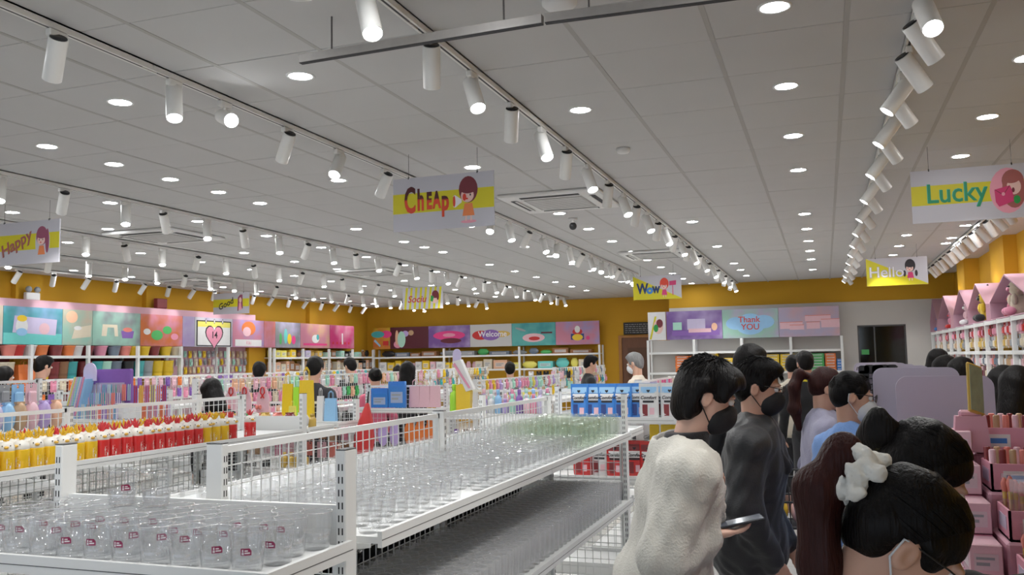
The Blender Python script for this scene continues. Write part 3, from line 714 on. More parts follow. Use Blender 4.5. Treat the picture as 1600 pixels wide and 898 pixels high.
# ================================================================== PEOPLE: smooth bodies from blended primitives
class SDF:
    def __init__(s, lo, hi, vx):
        s.lo = np.array(lo, float); s.vx = vx; s.n = np.maximum(4, np.ceil((np.array(hi)-s.lo)/vx).astype(int)+1)
        s.V = np.full(s.n, 1.0, np.float32); s.ax = [s.lo[i]+vx*np.arange(s.n[i]) for i in range(3)]
    def _sl(s, lo, hi, m):
        a = np.clip(np.floor((np.array(lo)-m-s.lo)/s.vx).astype(int), 0, s.n); b = np.clip(np.ceil((np.array(hi)+m-s.lo)/s.vx).astype(int)+1, 0, s.n)
        if np.any(b <= a): return None, None
        sl = tuple(slice(i, j) for i, j in zip(a, b))
        X, Y, Z = np.meshgrid(*[s.ax[i][sl[i]] for i in range(3)], indexing='ij')
        return sl, np.stack([X, Y, Z], -1)
    def _mix(s, sl, d, k, sub):
        v = s.V[sl]
        if sub: d = -d; h = np.clip(.5-.5*(v-d)/k, 0, 1); s.V[sl] = v*(1-h)+d*h+k*h*(1-h)
        else: h = np.clip(.5+.5*(v-d)/k, 0, 1); s.V[sl] = v*(1-h)+d*h-k*h*(1-h)
    def cap(s, a, b, ra, rb=None, k=.02, sub=False):
        a = np.array(a, float); b = np.array(b, float); rb = ra if rb is None else rb; R = max(ra, rb)
        sl, P = s._sl(np.minimum(a, b)-R, np.maximum(a, b)+R, 2*k+3*s.vx)
        if sl is None: return s
        ba = b-a; h = np.clip(((P-a)@ba)/(ba@ba+1e-12), 0, 1)
        d = np.linalg.norm(P-a-h[..., None]*ba, axis=-1)-(ra+(rb-ra)*h); s._mix(sl, d, k, sub); return s
    def ell(s, c, r, F=None, k=.02, sub=False):
        c = np.array(c, float); r = np.array(r if hasattr(r, '__len__') else (r, r, r), float); R = r.max()
        sl, P = s._sl(c-R, c+R, 2*k+3*s.vx)
        if sl is None: return s
        q = P-c
        if F is not None: q = q@np.array(F).T
        k0 = np.linalg.norm(q/r, axis=-1); k1 = np.linalg.norm(q/(r*r), axis=-1)+1e-9
        s._mix(sl, k0*(k0-1)/k1, k, sub); return s
    def half(s, p, n, k=.008):
        """cut away everything on the side n points to"""
        n = np.array(n, float); n /= np.linalg.norm(n); X, Y, Z = np.meshgrid(*s.ax, indexing='ij')
        d = (X-p[0])*n[0]+(Y-p[1])*n[1]+(Z-p[2])*n[2]
        s.V = np.maximum(s.V, d.astype(np.float32)); return s
    def warp(s, amp, f, seed=0, axis=None):
        """ripple the surface: cloth folds or strands of hair"""
        X, Y, Z = np.meshgrid(*s.ax, indexing='ij'); r = np.random.default_rng(seed)
        acc = 0
        for _ in range(5):
            k = r.normal(size=3)*f
            if axis is not None: k = k*np.array(axis)
            acc = acc+np.sin(X*k[0]+Y*k[1]+Z*k[2]+r.random()*6.28)
        s.V = s.V+(amp*acc/2.2).astype(np.float32); return s
    def verts(s):
        V = s.V; n = s.n; S = V < 0
        c = [V[i:n[0]-1+i, j:n[1]-1+j, k:n[2]-1+k] for i in (0, 1) for j in (0, 1) for k in (0, 1)]
        offs = [(i, j, k) for i in (0, 1) for j in (0, 1) for k in (0, 1)]
        neg = sum((x < 0).astype(np.int8) for x in c); act = (neg > 0) & (neg < 8)
        idx = np.full(act.shape, -1, np.int64); ijk = np.argwhere(act); idx[act] = np.arange(len(ijk))
        cv = np.stack([x[act] for x in c], 1); acc = np.zeros((len(ijk), 3)); cnt = np.zeros(len(ijk))
        for a in range(8):
            for b in range(a+1, 8):
                oa, ob = np.array(offs[a]), np.array(offs[b])
                if np.abs(oa-ob).sum() != 1: continue
                va, vb = cv[:, a], cv[:, b]; m_ = (va < 0) != (vb < 0)
                t = np.where(m_, va/(va-vb+1e-12), 0)
                acc[m_] += (oa+t[:, None]*(ob-oa))[m_]; cnt[m_] += 1
        P = s.lo+(ijk+acc/np.maximum(cnt, 1)[:, None])*s.vx
        F = []
        for ax in range(3):
            o1, o2 = [(1, 2), (2, 0), (0, 1)][ax]
            A = np.take(S, range(0, n[ax]-1), ax); B = np.take(S, range(1, n[ax]), ax)
            e = np.argwhere(A != B); m_ = np.all((e[:, [o1, o2]] > 0) & (e[:, [o1, o2]] < (n[[o1, o2]]-1)), 1); e = e[m_]
            if not len(e): continue
            flip = A[tuple(e.T)]
            q = []
            for d1, d2 in ((0, 0), (-1, 0), (-1, -1), (0, -1)):
                g = e.copy(); g[:, o1] += d1; g[:, o2] += d2; q.append(idx[tuple(g.T)])
            q = np.stack(q, 1); q[~flip] = q[~flip][:, ::-1]; F.append(q[:, ::-1] if True else q)
        F = np.concatenate(F) if F else np.zeros((0, 4), int)
        return P, F[np.all(F >= 0, 1)]
def sdf_mesh(name, blocks, material):
    Ps, Fs, o = [], [], 0
    for b in blocks:
        P, F = b.verts(); Ps.append(P); Fs.append(F+o); o += len(P)
    P = np.concatenate(Ps); F = np.concatenate(Fs)
    me = bpy.data.meshes.new(name); me.from_pydata(P.tolist(), [], F.tolist()); me.materials.append(material)
    me.polygons.foreach_set('use_smooth', [True]*len(F))
    bm = bmesh.new(); bm.from_mesh(me); bmesh.ops.recalc_face_normals(bm, faces=bm.faces[:]); bm.to_mesh(me); bm.free(); me.update()
    return me
M_SKIN = mat('skin', (.62, .36, .26), .5, noise=.06, nscale=14, sub=.12, bump=.02, bscale=300)
M_SKIN2 = mat('skin_light', (.68, .43, .33), .5, noise=.05, nscale=14, sub=.12, bump=.02, bscale=300)
def hair_mat(name, col):
    return mat(name, col, .46, noise=.5, nscale=120, bump=.4, bscale=170, stretch=(1, 1, .10), spec=.16)
H_BLACK = hair_mat('hair_black', (.006, .005, .005)); H_BROWN = hair_mat('hair_brown', (.034, .010, .009)); H_GREY = hair_mat('hair_grey', (.20, .20, .20))
M_EYEW = mat('eye_white', (.8, .78, .76), .3, noise=.02); M_EYED = mat('eye_dark', (.02, .012, .01), .2, noise=.1)
def cloth(name, col, rough=.85, bump=.25): return mat('cloth_'+name, col, rough, noise=.07, nscale=5, bump=bump, bscale=140, sheen=.15)
C_WHITE = cloth('cream_knit', (.52, .505, .455), .9, .4); C_BLACK = cloth('black', (.012, .012, .014)); C_JACKET = cloth('black_jacket', (.014, .015, .018), .55, .15)
C_DARK = cloth('dark_trousers', (.03, .03, .035)); C_BLUE = cloth('blue_tee', (.20, .36, .72)); C_LILAC = cloth('lilac_grey', (.34, .33, .44)); C_YEL = cloth('yellow_trim', (.80, .66, .03))
C_PINK = cloth('pink', (.75, .16, .25)); C_CREAM = cloth('cream', (.62, .56, .46)); C_MASKB = mat('mask_black', (.012, .012, .014), .7, noise=.1, bump=.1, bscale=200); C_MASKW = mat('mask_white', (.68, .70, .73), .75, noise=.03, bump=.1, bscale=150)
def unit(v): v = np.array(v, float); return v/(np.linalg.norm(v)+1e-9)
def hand_prims(S, w, d, nrm, side, curl=.6, s=1.0):
    """palm, four unequal bent fingers and a thumb: wrist w, direction d, palm normal nrm, side +1/-1 = which edge carries the thumb"""
    d = unit(d); nrm = unit(nrm-d*np.dot(nrm, d)); e = np.cross(d, nrm)*side
    c = w+d*.05*s
    S.ell(c, (.045*s, .040*s, .016*s), np.array([d, e, nrm]), k=.012)
    S.cap(w-d*.05, w+d*.015, .026*s, .024*s, k=.015)
    for i, L in enumerate((.072, .080, .074, .058)):
        b = w+d*.085*s+e*(.028-.019*i)*s
        for j, (f, cu) in enumerate(((.45, .35), (.32, .85), (.23, 1.3))):
            a = curl*cu; dd = d*math.cos(a)+nrm*math.sin(a); q = b+dd*L*f*s
            S.cap(b, q, (.0088-.0008*j)*s, (.0082-.0008*j)*s, k=.004); b = q
    b = w+d*.03*s+e*.034*s
    for j, (L, da, de) in enumerate(((.040, .6, .7), (.032, .85, .25))):
        q = b+unit(d*da+e*de*(1 if j == 0 else .3)+nrm*.45)*L*s; S.cap(b, q, .0115*s, .0095*s, k=.006); b = q
def person(label, px, Z, heading, height, top=C_BLACK, legs=C_DARK, hair=H_BLACK, style='short', mask=None, glasses=False, lean=.08, nod=.2, turn=0, arms=None, loose=0., group=None, skin=M_SKIN, vox=.010, hvox=.0055, collar=None, base=None, sleeve=1.0, female=False, extra=None, facevis=True, head=None, shirt=None, strands=0, jut=0.):
    """px, Z: image column and depth of the body; the feet stand on the floor there"""
    rz = math.radians(heading)
    if head is not None:          # head centre seen at this pixel and depth: gives stature and footing
        H = at_d(head[0], head[1], Z); hp = lean*.6+nod
        k = [np.array([0, math.sin(lean)*.545, .90+math.cos(lean)*.545])+np.array([0, math.sin(hp*.75), math.cos(hp*.75)])*.178][0]
        k = k+np.array([0, jut, 0]); height = 1.72*H[2]/k[2]; ly = k[1]*height/1.72
        base = (H[0]+math.sin(rz)*ly, H[1]-math.cos(rz)*ly)
    elif base is None:
        q = ray(px, 555)*Z; base = (q[0], q[1])
    t = thing('person', label, 'person', (base[0], base[1], 0), rz, group)
    s = height/1.72
    hip = np.array([0, 0, .90*s]); ux = np.array([1., 0, 0]); up = np.array([0, math.sin(lean), math.cos(lean)]); fw = np.array([0, math.cos(lean), -math.sin(lean)])
    P = lambda a, b, c: hip+ux*a*s+fw*b*s+up*c*s
    sw = .150 if female else .172
    nb = P(0, .0, .545); hp = lean*.6+nod
    hu = np.array([0, math.sin(hp), math.cos(hp)]); hf = np.array([0, math.cos(hp), -math.sin(hp)]); hx = ux.copy()
    hf, hx = hf*math.cos(turn)-hx*math.sin(turn), hx*math.cos(turn)+hf*math.sin(turn)
    hc = nb+np.array([0, math.sin(hp*.75), math.cos(hp*.75)])*.178*s+np.array([0, jut, 0])*s
    Hd = lambda a, b, c: hc+hx*a*s+hf*b*s+hu*c*s
    FR = np.array([hx, hf, hu])
    sh = {e: P(e*sw, -.005, .452) for e in (-1, 1)}
    arms = arms or {}
    el, wr = {}, {}
    for e in (-1, 1):
        a = arms.get(e) or ((e*(sw+.07), -.03, .21), (e*(sw+.08), .06, -.03))
        el[e] = P(*a[0]) if len(a[0]) == 3 else a[0]; wr[e] = P(*a[1])
    def torso(S, g=0, k=.05):
        S.ell(P(0, .01, .36), ((.150 if female else .165)*s+g, (.100)*s+g, .17*s+g), np.array([ux, fw, up]), k=k)
        S.ell(P(0, .0, .12), ((.135)*s+g, .095*s+g, .16*s+g), np.array([ux, fw, up]), k=k)
        S.ell(P(0, -.01, -.01), (.155*s+g, .11*s+g, .12*s+g), np.array([ux, fw, up]), k=k)
        for e in (-1, 1): S.cap(P(0, -.01, .505), sh[e], .048*s+g*.8, .050*s+g*.8, k=k)
    def armc(S, e, g=0, end=1.0, k=.03):
        S.cap(sh[e], el[e], .050*s+g, .040*s+g, k=k)
        if end > 0: S.cap(el[e], el[e]+(wr[e]-el[e])*end, .040*s+g, (.027+.008*(1-end))*s+(g*.45 if g > .02 else g), k=k)
    def legc(S, g=0, k=.03, z0=.06):
        for e in (-1, 1):
            kn = np.array([e*.095*s, .03*s, .48*s]); an = np.array([e*.10*s, 0, z0*s])
            S.cap(hip+ux*e*.085*s-np.array([0, 0, .03*s]), kn, .082*s+g, .058*s+g, k=k); S.cap(kn, an, .056*s+g, .042*s+g, k=k)
    lo = np.array([-.42, -.42, 0])*s; hi = np.array([.42, .62, 1.75])*s
    pts = np.array([sh[-1], sh[1], el[-1], el[1], wr[-1], wr[1], nb, hip]); pad = .17+loose
    lo = np.minimum(pts.min(0)-pad, [-.25, -.25, 0]); hi = np.maximum(pts.max(0)+pad, [.25, .28, .5]); lo[2] = -.01
    # body: trunk, limbs, feet at one resolution; head and hands finer, grown into it
    B = SDF(lo, hi, vox*1.3); torso(B, -.012); legc(B, -.012)
    for e in (-1, 1): armc(B, e, -.006)
    B.cap(P(0, 0, .45), nb+(hc-nb)*.55, .052*s, .050*s, k=.03)
    hb = SDF(hc-np.array([.16, .18, .27])*s, hc+np.array([.16, .18, .17])*s, hvox)
    hb.cap(nb-up*.03*s, Hd(0, -.022, -.06), .056*s, .054*s, k=.02)
    hb.ell(Hd(0, -.012, .025), (.074*s, .094*s, .088*s), FR, k=.02); hb.ell(Hd(0, .028, -.045), (.058*s, .066*s, .078*s), FR, k=.03)
    hb.ell(Hd(0, .062, -.095), (.028*s, .024*s, .022*s), FR, k=.03)
    if facevis:
        hb.cap(Hd(0, .090, .0), Hd(0, .106, -.040), .009*s, .013*s, k=.012)
        for e in (-1, 1):
            hb.ell(Hd(e*.033, .094, .004), (.017*s, .014*s, .012*s), FR, k=.012, sub=True)
            hb.ell(Hd(e*.033, .082, .020), (.022*s, .012*s, .008*s), FR, k=.012)
        hb.ell(Hd(0, .092, -.068), (.024*s, .010*s, .009*s), FR, k=.008)
    for e in (-1, 1):
        hb.ell(Hd(e*.077, -.008, -.012), (.012*s, .020*s, .031*s), FR, k=.008); hb.ell(Hd(e*.088, -.002, -.012), (.008*s, .010*s, .018*s), FR, k=.006, sub=True)
    blocks = [B, hb]
    for e in (-1, 1):
        a = arms.get(e); cu, nm = (a[2], a[3]) if a and len(a) > 3 else (.5, (-e, .2, 0))
        hs = SDF(wr[e]-.17, wr[e]+.17, .0065 if a and len(a) > 3 else .009)
        dd = np.array(a[4]) if a and len(a) > 4 else wr[e]-el[e]
        hand_prims(hs, wr[e], dd, np.array(nm, float), -e, cu, s); blocks.append(hs)
    link('body', sdf_mesh('body', blocks, skin), t)
    for e in (-1, 1):
        MB().sphere(tuple(Hd(e*.033, .083, .003)), .0125*s, 10, 8).build('eye', M_EYEW, t)
        MB().sphere(tuple(Hd(e*.034, .0925, .003)), .0062*s, 8, 6).build('iris', M_EYED, t)
        f = .1*s
    # clothing
    S = SDF(lo-.03, hi+.03, vox); g = .012+loose
    torso(S, g); S.cap(P(0, 0, .46), P(0, -.01, .515), .072*s, .064*s, k=.04)
    for e in (-1, 1): armc(S, e, g*.75+.002, sleeve if sleeve > .3 else 0)
    if loose > .02:
        S.ell(P(0, .01, .0), (.185*s+loose*.5, .135*s+loose*.5, .17*s), np.array([ux, fw, up]), k=.08)
    if shirt: S.cap(P(0, -.045, .605), P(0, .05, .57), .098*s, .100*s, k=.012, sub=True); S.cap(P(0, .03, .56), P(0, .26, .34), .108*s, .095*s, k=.012, sub=True)
    S.warp(.0035+loose*.035, 22, 3); S.warp(.0025, 60, 8); S.half(P(0, 0, -.10-loose*2.0), -up)
    if sleeve < .3:
        pass
    link('top', sdf_mesh('top', [S], top), t)
    S = SDF(np.array([-.26, -.2, .0])*s, np.array([.26, .26, 1.0])*s, vox*1.3); legc(S, .006, z0=.05)
    S.ell(hip-np.array([0, 0, .02]), (.158*s, .112*s, .12*s), k=.04); S.warp(.003, 22, 5); S.half((0, 0, .985*s), (0, 0, 1))
    link('trousers', sdf_mesh('trousers', [S], legs), t)
    for e in (-1, 1):
        S = SDF(np.array([e*.10-.09, -.14, -.01])*s, np.array([e*.10+.09, .24, .16])*s, .012)
        S.cap(np.array([e*.10, -.03, .045])*s, np.array([e*.105, .13, .032])*s, .045*s, .034*s, k=.02); S.cap(np.array([e*.10, -.02, .05])*s, np.array([e*.10, -.02, .10])*s, .046*s, .044*s, k=.02); S.half((0, 0, .002), (0, 0, -1))
        link('shoe', sdf_mesh('shoe', [S], C_BLACK), t)
    # hair
    S = SDF(hc-np.array([.22, .30, .34])*s, hc+np.array([.22, .24, .22])*s, hvox*1.1)
    S.ell(Hd(0, -.016, .034), (.086*s, .105*s, .098*s), FR, k=.01)
    if style == 'short':
        S.ell(Hd(0, .02, .085), (.072*s, .085*s, .048*s), FR, k=.03); S.ell(Hd(0, -.06, -.02), (.070*s, .050*s, .072*s), FR, k=.03)
        for e in (-1, 1): S.cap(Hd(e*.070, .028, .05), Hd(e*.074, .032, .0), .016*s, .008*s, k=.015)
        cut = [(Hd(0, .118, -.022), (.098, .080, .104))]
    elif style == 'floppy':
        S.ell(Hd(0, .045, .070), (.082*s, .075*s, .055*s), FR, k=.04); S.ell(Hd(0, -.055, -.035), (.078*s, .062*s, .085*s), FR, k=.03)
        for e in (-1, 1): S.cap(Hd(e*.072, .055, .055), Hd(e*.078, .050, .005), .022*s, .012*s, k=.02); S.cap(Hd(e*.074, -.035, .03), Hd(e*.070, -.048, -.085), .026*s, .018*s, k=.025)
        cut = [(Hd(0, .116, -.046), (.096, .082, .104))]
    elif style == 'long':
        S.cap(Hd(0, -.05, 0), Hd(0, -.07, -.24), .085*s, .075*s, k=.04)
        for e in (-1, 1): S.cap(Hd(e*.066, -.01, .03), Hd(e*.085, -.02, -.20), .035*s, .028*s, k=.03)
        cut = [(Hd(0, .100, -.050), (.072, .080, .110))]
    else:
        S.ell(Hd(0, -.055, -.005), (.072*s, .050*s, .062*s), FR, k=.03)
        for e in (-1, 1): S.cap(Hd(e*.072, .02, .03), Hd(e*.070, .0, .015), .014*s, .010*s, k=.015)
        cut = [(Hd(0, .105, -.048), (.085, .078, .105))]
    for c, r in cut: S.ell(c, np.array(r)*s, FR, k=.012, sub=True)
    if style in ('short', 'floppy', 'bun', 'tail'):
        for e in (-1, 1): S.ell(Hd(e*.085, .0, -.030), (.024*s, .034*s, .042*s), FR, k=.01, sub=True)
    S.warp(.0022, 60, 9, (1, 1, .5))
    ho = link('hair', sdf_mesh('hair', [S], hair), t)
    if style == 'bun':
        S = SDF(Hd(0, -.10, .06)-.12, Hd(0, -.10, .06)+.12, hvox*1.2); S.ell(Hd(0, -.135, .030), (.044*s, .044*s, .050*s), FR, k=.01)
        S.cap(Hd(0, -.08, .03), Hd(0, -.12, .03), .030*s, .036*s, k=.02); S.cap(Hd(.02, -.16, .06), Hd(-.02, -.16, .0), .018*s, .016*s, k=.02); S.warp(.004, 75, 4)
        link('hair_bun', sdf_mesh('hair_bun', [S], hair), t)
    if mask:
        S = SDF(hc-np.array([.12, .12, .17])*s, hc+np.array([.12, .16, .09])*s, hvox)
        S.ell(Hd(0, .050, -.058), (.060*s, .066*s, .056*s), FR, k=.02); S.ell(Hd(0, .085, -.048), (.034*s, .036*s, .044*s), FR, k=.03); S.ell(Hd(0, .045, -.095), (.045*s, .045*s, .030*s), FR, k=.03)
        S.half(Hd(0, .025, -.05), -hf); S.half(Hd(0, .1, -.008), hu-hf*.1)
        mk = link('face_mask', sdf_mesh('face_mask', [S], mask), t)
        for e in (-1, 1):
            MB().tube([Hd(e*.056, .035, -.028), Hd(e*.076, .0, .012), Hd(e*.084, -.026, .008), Hd(e*.080, -.026, -.030), Hd(e*.052, .028, -.088)], .0022*s, 6).build('ear_loop', mask, t)
    if glasses:
        gt = MB()
        for e in (-1, 1):
            c = Hd(e*.034, .112, .004); gt.tube([c+hx*.026*s*math.cos(a)+hu*.020*s*math.sin(a) for a in np.linspace(0, 2*math.pi, 15)], .0018*s, 5, cap=False)
            gt.tube([Hd(e*.060, .110, .008), Hd(e*.079, .06, .012), Hd(e*.082, -.015, .010)], .0018*s, 5)
        gt.tube([Hd(-.010, .114, .006), Hd(.010, .114, .006)], .0016*s, 5)
        gl = gt.build('glasses', M_BLK, t)
        for e in (-1, 1):
            c = Hd(e*.034, .112, .004); MB().add([c+hx*.025*s*math.cos(a)+hu*.019*s*math.sin(a) for a in np.linspace(0, 2*math.pi, 13)[:-1]], [tuple(range(12))]).build('lens', glass_mat('lens_glass', (.93, .94, .95), .5, .9, .05), gl)
    if collar:
        g2 = loose*.85
        S = SDF(P(0, .03, .46)-.26*s, P(0, .03, .46)+.26*s, hvox*1.2)
        loop = [P(0, -.072-g2*.4, .560), P(.060+g2*.2, -.045, .545), P(.088+g2*.4, .020, .510), P(.066, .092+g2*.7, .445), P(.030, .125+g2, .380)]
        for e in (1, -1):
            L_ = [p if e > 0 else p-ux*2*np.dot(p-hip, ux) for p in loop]
            for p, q in zip(L_, L_[1:]): S.cap(p, q, .019*s, .021*s, k=.01); S.cap(p-up*.022*s, q-up*.022*s, .018*s, .02*s, k=.012)
        link('collar', sdf_mesh('collar', [S], collar), t)
    if shirt:
        S = SDF(P(0, .02, .38)-.30, P(0, .02, .38)+.30, vox*.8); S.ell(P(0, .02, .34), (.165*s, .125*s, .18*s), np.array([ux, fw, up]), k=.03); S.cap(P(-.10, 0, .465), P(.10, 0, .465), .062*s, k=.03); S.cap(P(0, .0, .46), P(0, -.005, .575), .092*s, .078*s, k=.03)
        S.cap(P(.05, .02, .55), P(.035, .12, .43), .022*s, .016*s, k=.02); S.cap(P(-.05, .02, .55), P(-.035, .12, .43), .022*s, .016*s, k=.02); S.half(P(0, 0, .592), up-fw*.25)
        link('shirt_front', sdf_mesh('shirt_front', [S], shirt), t)
    if strands:
        b = MB(); r_ = np.random.default_rng(5)
        for i in range(strands*(1 if style in ('tail', 'bun') else 3)):
            if style in ('tail', 'bun'):      # combed from the hairline to the tie at the back of the head
                root = np.array([0, -.113, .040]) if style == 'tail' else np.array([0, -.118, .032])
                th = r_.uniform(-1.9, 1.9); st = np.array([.080*math.sin(th), .060*math.cos(th)+.01, .100*math.cos(th*.75)])
                pts = []
                for u in np.linspace(0, 1, 7):
                    q = st*(1-u)+root*u; c0 = np.array([0, -.016, .034]); w_ = (q-c0)/np.array([.0875, .1065, .0995]); q = c0+(q-c0)/max(np.linalg.norm(w_), .35)*(1.0+.006*r_.random()) if u < .93 else q
                    pts.append(Hd(*q))
                b.tube(pts, [.0005*s]+[.0013*s]*5+[.0008*s], 4)
            else:                              # short tufts lying over the crown, tips lifting off
                th = r_.uniform(0, 6.283); ph = r_.uniform(.05, 1.25); c0 = np.array([0, -.010, .040]); dr = lambda p: c0+np.array([.088*math.sin(p)*math.cos(th), .108*math.sin(p)*math.sin(th), .103*math.cos(p)])
                a0 = dr(ph); 
                if a0[1] > .055 and a0[2] < .06: continue
                b.tube([Hd(*a0), Hd(*(dr(ph+.16)*1.0)), Hd(*(c0+(dr(ph+.34)-c0)*r_.uniform(1.02, 1.10)))], [.0014*s, .0022*s, .0005*s], 4)
        b.build('hair_strands', hair, t)
    if extra: extra(t, dict(P=P, Hd=Hd, hx=hx, hf=hf, hu=hu, FR=FR, s=s, sh=sh, wr=wr, el=el, hc=hc, nb=nb, up=up, fw=fw, ux=ux, hvox=hvox))
    return t
# ------------------------------------------------------------------ foreground shoppers
M_PHONE = mat('phone_black', (.02, .02, .025), .2, noise=.1); M_SCREEN = mat('phone_screen', (.10, .12, .16), .1, noise=.2, nscale=40)
M_BAND = mat('scrunchie_white', (.78, .77, .72), .85, noise=.05, bump=.4, bscale=60, sheen=.3)
def ex_phone(t, c):
    w = (c['wr'][-1]+c['wr'][1])/2
    p = (c['wr'][-1]*.5+c['wr'][1]*.5)+np.array([0, .115, .035])*c['s']
    ph = tag(link('phone', None, None, (0, 0, 0)), 'black phone held by the shopper in the cream jumper', 'phone')
    a = t.rotation_euler[2]; ph.location = (t.location[0]+p[0]*math.cos(a)-p[1]*math.sin(a), t.location[1]+p[0]*math.sin(a)+p[1]*math.cos(a), p[2]); ph.rotation_euler = (math.radians(35), 0, a)
    MB().rbox((0, 0, 0), (.075, .155, .008), .003).build('case', M_PHONE, ph); MB().bbox((-.034, -.072, .0041), (.034, .072, .0045)).build('screen', M_SCREEN, ph)
def ex_tail(t, c, low=False, scr=True, length=.42, hm=H_BROWN):
    Hd, s, hu, hf = c['Hd'], c['s'], c['hu'], c['hf']
    r = Hd(0, -.115, .045) if not low else Hd(0, -.105, .0)
    S = SDF(r-np.array([.16, .30, .58])*s, r+np.array([.16, .14, .14])*s, c['hvox']*1.5)
    pts = [r, r-hf*.06*s+hu*.012*s, r-hf*.10*s-np.array([0, 0, .08])*s, r-hf*.105*s-np.array([0, 0, .22])*s, r-hf*.085*s-np.array([0, 0, length])*s]
    rr = [.022, .030, .037, .035, .016]
    for a, b, ra, rb in zip(pts, pts[1:], rr, rr[1:]): S.cap(a, b, ra*s, rb*s, k=.025)
    S.warp(.005, 60, 12, (1, 1, .15))
    link('ponytail', sdf_mesh('ponytail', [S], hm), t)
    if scr:
        S = SDF(r-.12, r+.12, c['hvox']); q = r-hf*.020*s
        for i in range(12):
            a = i*2*math.pi/12; d = c['hx']*math.cos(a)+hu*math.sin(a); w_ = .040+.006*(i % 2)
            S.ell(q+d*w_*s+hf*(.012 if i % 2 else -.012)*s, (.017*s, .019*s, .017*s), k=.006)
            S.cap(q+d*.026*s, q+d*.042*s, .012*s, .014*s, k=.01)
        S.warp(.004, 110, 2); S.warp(.002, 240, 6); link('scrunchie', sdf_mesh('scrunchie', [S], M_BAND), t)
def ex_logo(t, c):
    P = c['P']
    MB().sphere(tuple(P(-.07, .128, .36)), (.028, .006, .02), 10, 6).build('logo_patch', M_STW, t)
def ex_p1(t, c):
    a = t.rotation_euler[2]; p = c['wr'][1]+np.array([-.035, .105, .036])*c['s']
    ph = tag(link('phone', None, None, (t.location[0]+p[0]*math.cos(a)-p[1]*math.sin(a), t.location[1]+p[0]*math.sin(a)+p[1]*math.cos(a), p[2])), 'black phone held by the shopper in the cream jumper', 'phone')
    ph.rotation_euler = (math.radians(12), 0, a); MB().rbox((0, 0, 0), (.075, .155, .008), .003).build('case', M_PHONE, ph); MB().bbox((-.034, -.072, .0041), (.034, .072, .0045)).build('screen', M_SCREEN, ph)
A1 = {-1: ((-.21, .02, .20), (-.045, .125, .35), .7, (.5, -.8, .1), (.3, .25, .9)), 1: ((.24, -.05, .19), (.13, .105, .27), .5, (-.2, .1, .95), (-.30, .93, .05))}
person('shopper in a loose cream jumper and black mask holding a phone', None, 2.90, -74, 0, head=(1104, 617), top=C_WHITE, style='floppy', mask=C_MASKB, lean=.20, nod=.22, jut=.03, arms=A1, loose=.042, shirt=C_BLACK, strands=260, skin=M_SKIN2, vox=.009, extra=ex_p1)
person('shopper with glasses, black mask and black jacket beside the cream jumper', None, 3.75, -94, 0, head=(1186, 604), top=C_JACKET, style='short', mask=C_MASKB, glasses=True, lean=.10, nod=.12, loose=.035, collar=C_JACKET, strands=260, arms={-1: ((-.25, .0, .20), (-.17, .16, .0)), 1: ((.25, .0, .20), (.17, .14, -.02))}, vox=.009)
person('shopper in a light blue tee with glasses and white mask', None, 4.0, -52, 0, turn=-.60, head=(1332, 620), top=C_BLUE, style='tail', mask=C_MASKW, glasses=True, lean=.10, nod=.12, female=True, sleeve=.25, loose=.02, arms={-1: ((-.20, .0, .22), (-.12, .12, .10)), 1: ((.20, .0, .22), (.12, .12, .10))}, strands=160)
person('shopper in a lilac-grey top with a brown ponytail behind the blue tee', None, 4.9, -80, 0, head=(1292, 606), top=C_LILAC, hair=H_BROWN, style='tail', lean=.10, nod=.15, female=True, loose=.02, extra=lambda t, c: ex_tail(t, c, False, False, .34, H_BROWN))
person('shopper with a dark ponytail in a white scrunchie bending over the pink display', None, 1.33, -84, 0, head=(1414, 848), top=C_BLACK, hair=H_BLACK, style='tail', mask=C_MASKW, glasses=True, lean=.40, nod=.44, female=True, collar=C_YEL, arms={-1: ((-.20, .08, .20), (-.10, .25, .10)), 1: ((.20, .08, .20), (.10, .25, .10))}, vox=.008, hvox=.004, strands=420, skin=M_SKIN, extra=lambda t, c: ex_tail(t, c, False, True, .40, H_BROWN))
person('shopper with a high black hair bun in a black polo with yellow collar', None, 1.85, -88, 0, head=(1443, 742), top=C_BLACK, style='bun', lean=.42, nod=.36, female=True, collar=C_YEL, arms={-1: ((-.20, .10, .22), (-.10, .30, .16)), 1: ((.21, .26, .58), (.14, .50, .68))}, vox=.008, hvox=.0045, strands=360, extra=ex_logo)
# ================================================================== WALL SHELVING AND PICTURE PANELS
PAL = dict(red=(.55, .03, .03), darkred=(.22, .03, .035), orange=(.75, .20, .05), coral=(.72, .22, .18), yellow=(.80, .55, .03), lemon=(.80, .72, .15), cream=(.70, .62, .48), white=(.76, .76, .76), pink=(.76, .30, .42), palepink=(.78, .50, .56), hotpink=(.75, .06, .25), lilac=(.50, .38, .70), purple=(.24, .12, .42), lavender=(.58, .52, .72), blue=(.05, .22, .62), skyblue=(.30, .55, .82), navy=(.03, .06, .22), teal=(.06, .40, .42), mint=(.42, .72, .60), green=(.08, .42, .12), lime=(.40, .78, .06), grey=(.32, .34, .36), slate=(.16, .20, .26), brown=(.28, .13, .06), tan=(.52, .34, .20), black=(.02, .02, .022), peach=(.80, .48, .32), gold=(.62, .42, .10), maroon=(.12, .015, .03), aqua=(.15, .58, .55))
def pm(c, gloss=False): return mat(('glossy_' if gloss else 'matt_')+c, PAL[c], .25 if gloss else .55, noise=.06, nscale=14)
for k in PAL: INK[k+'_p'] = pm(k)
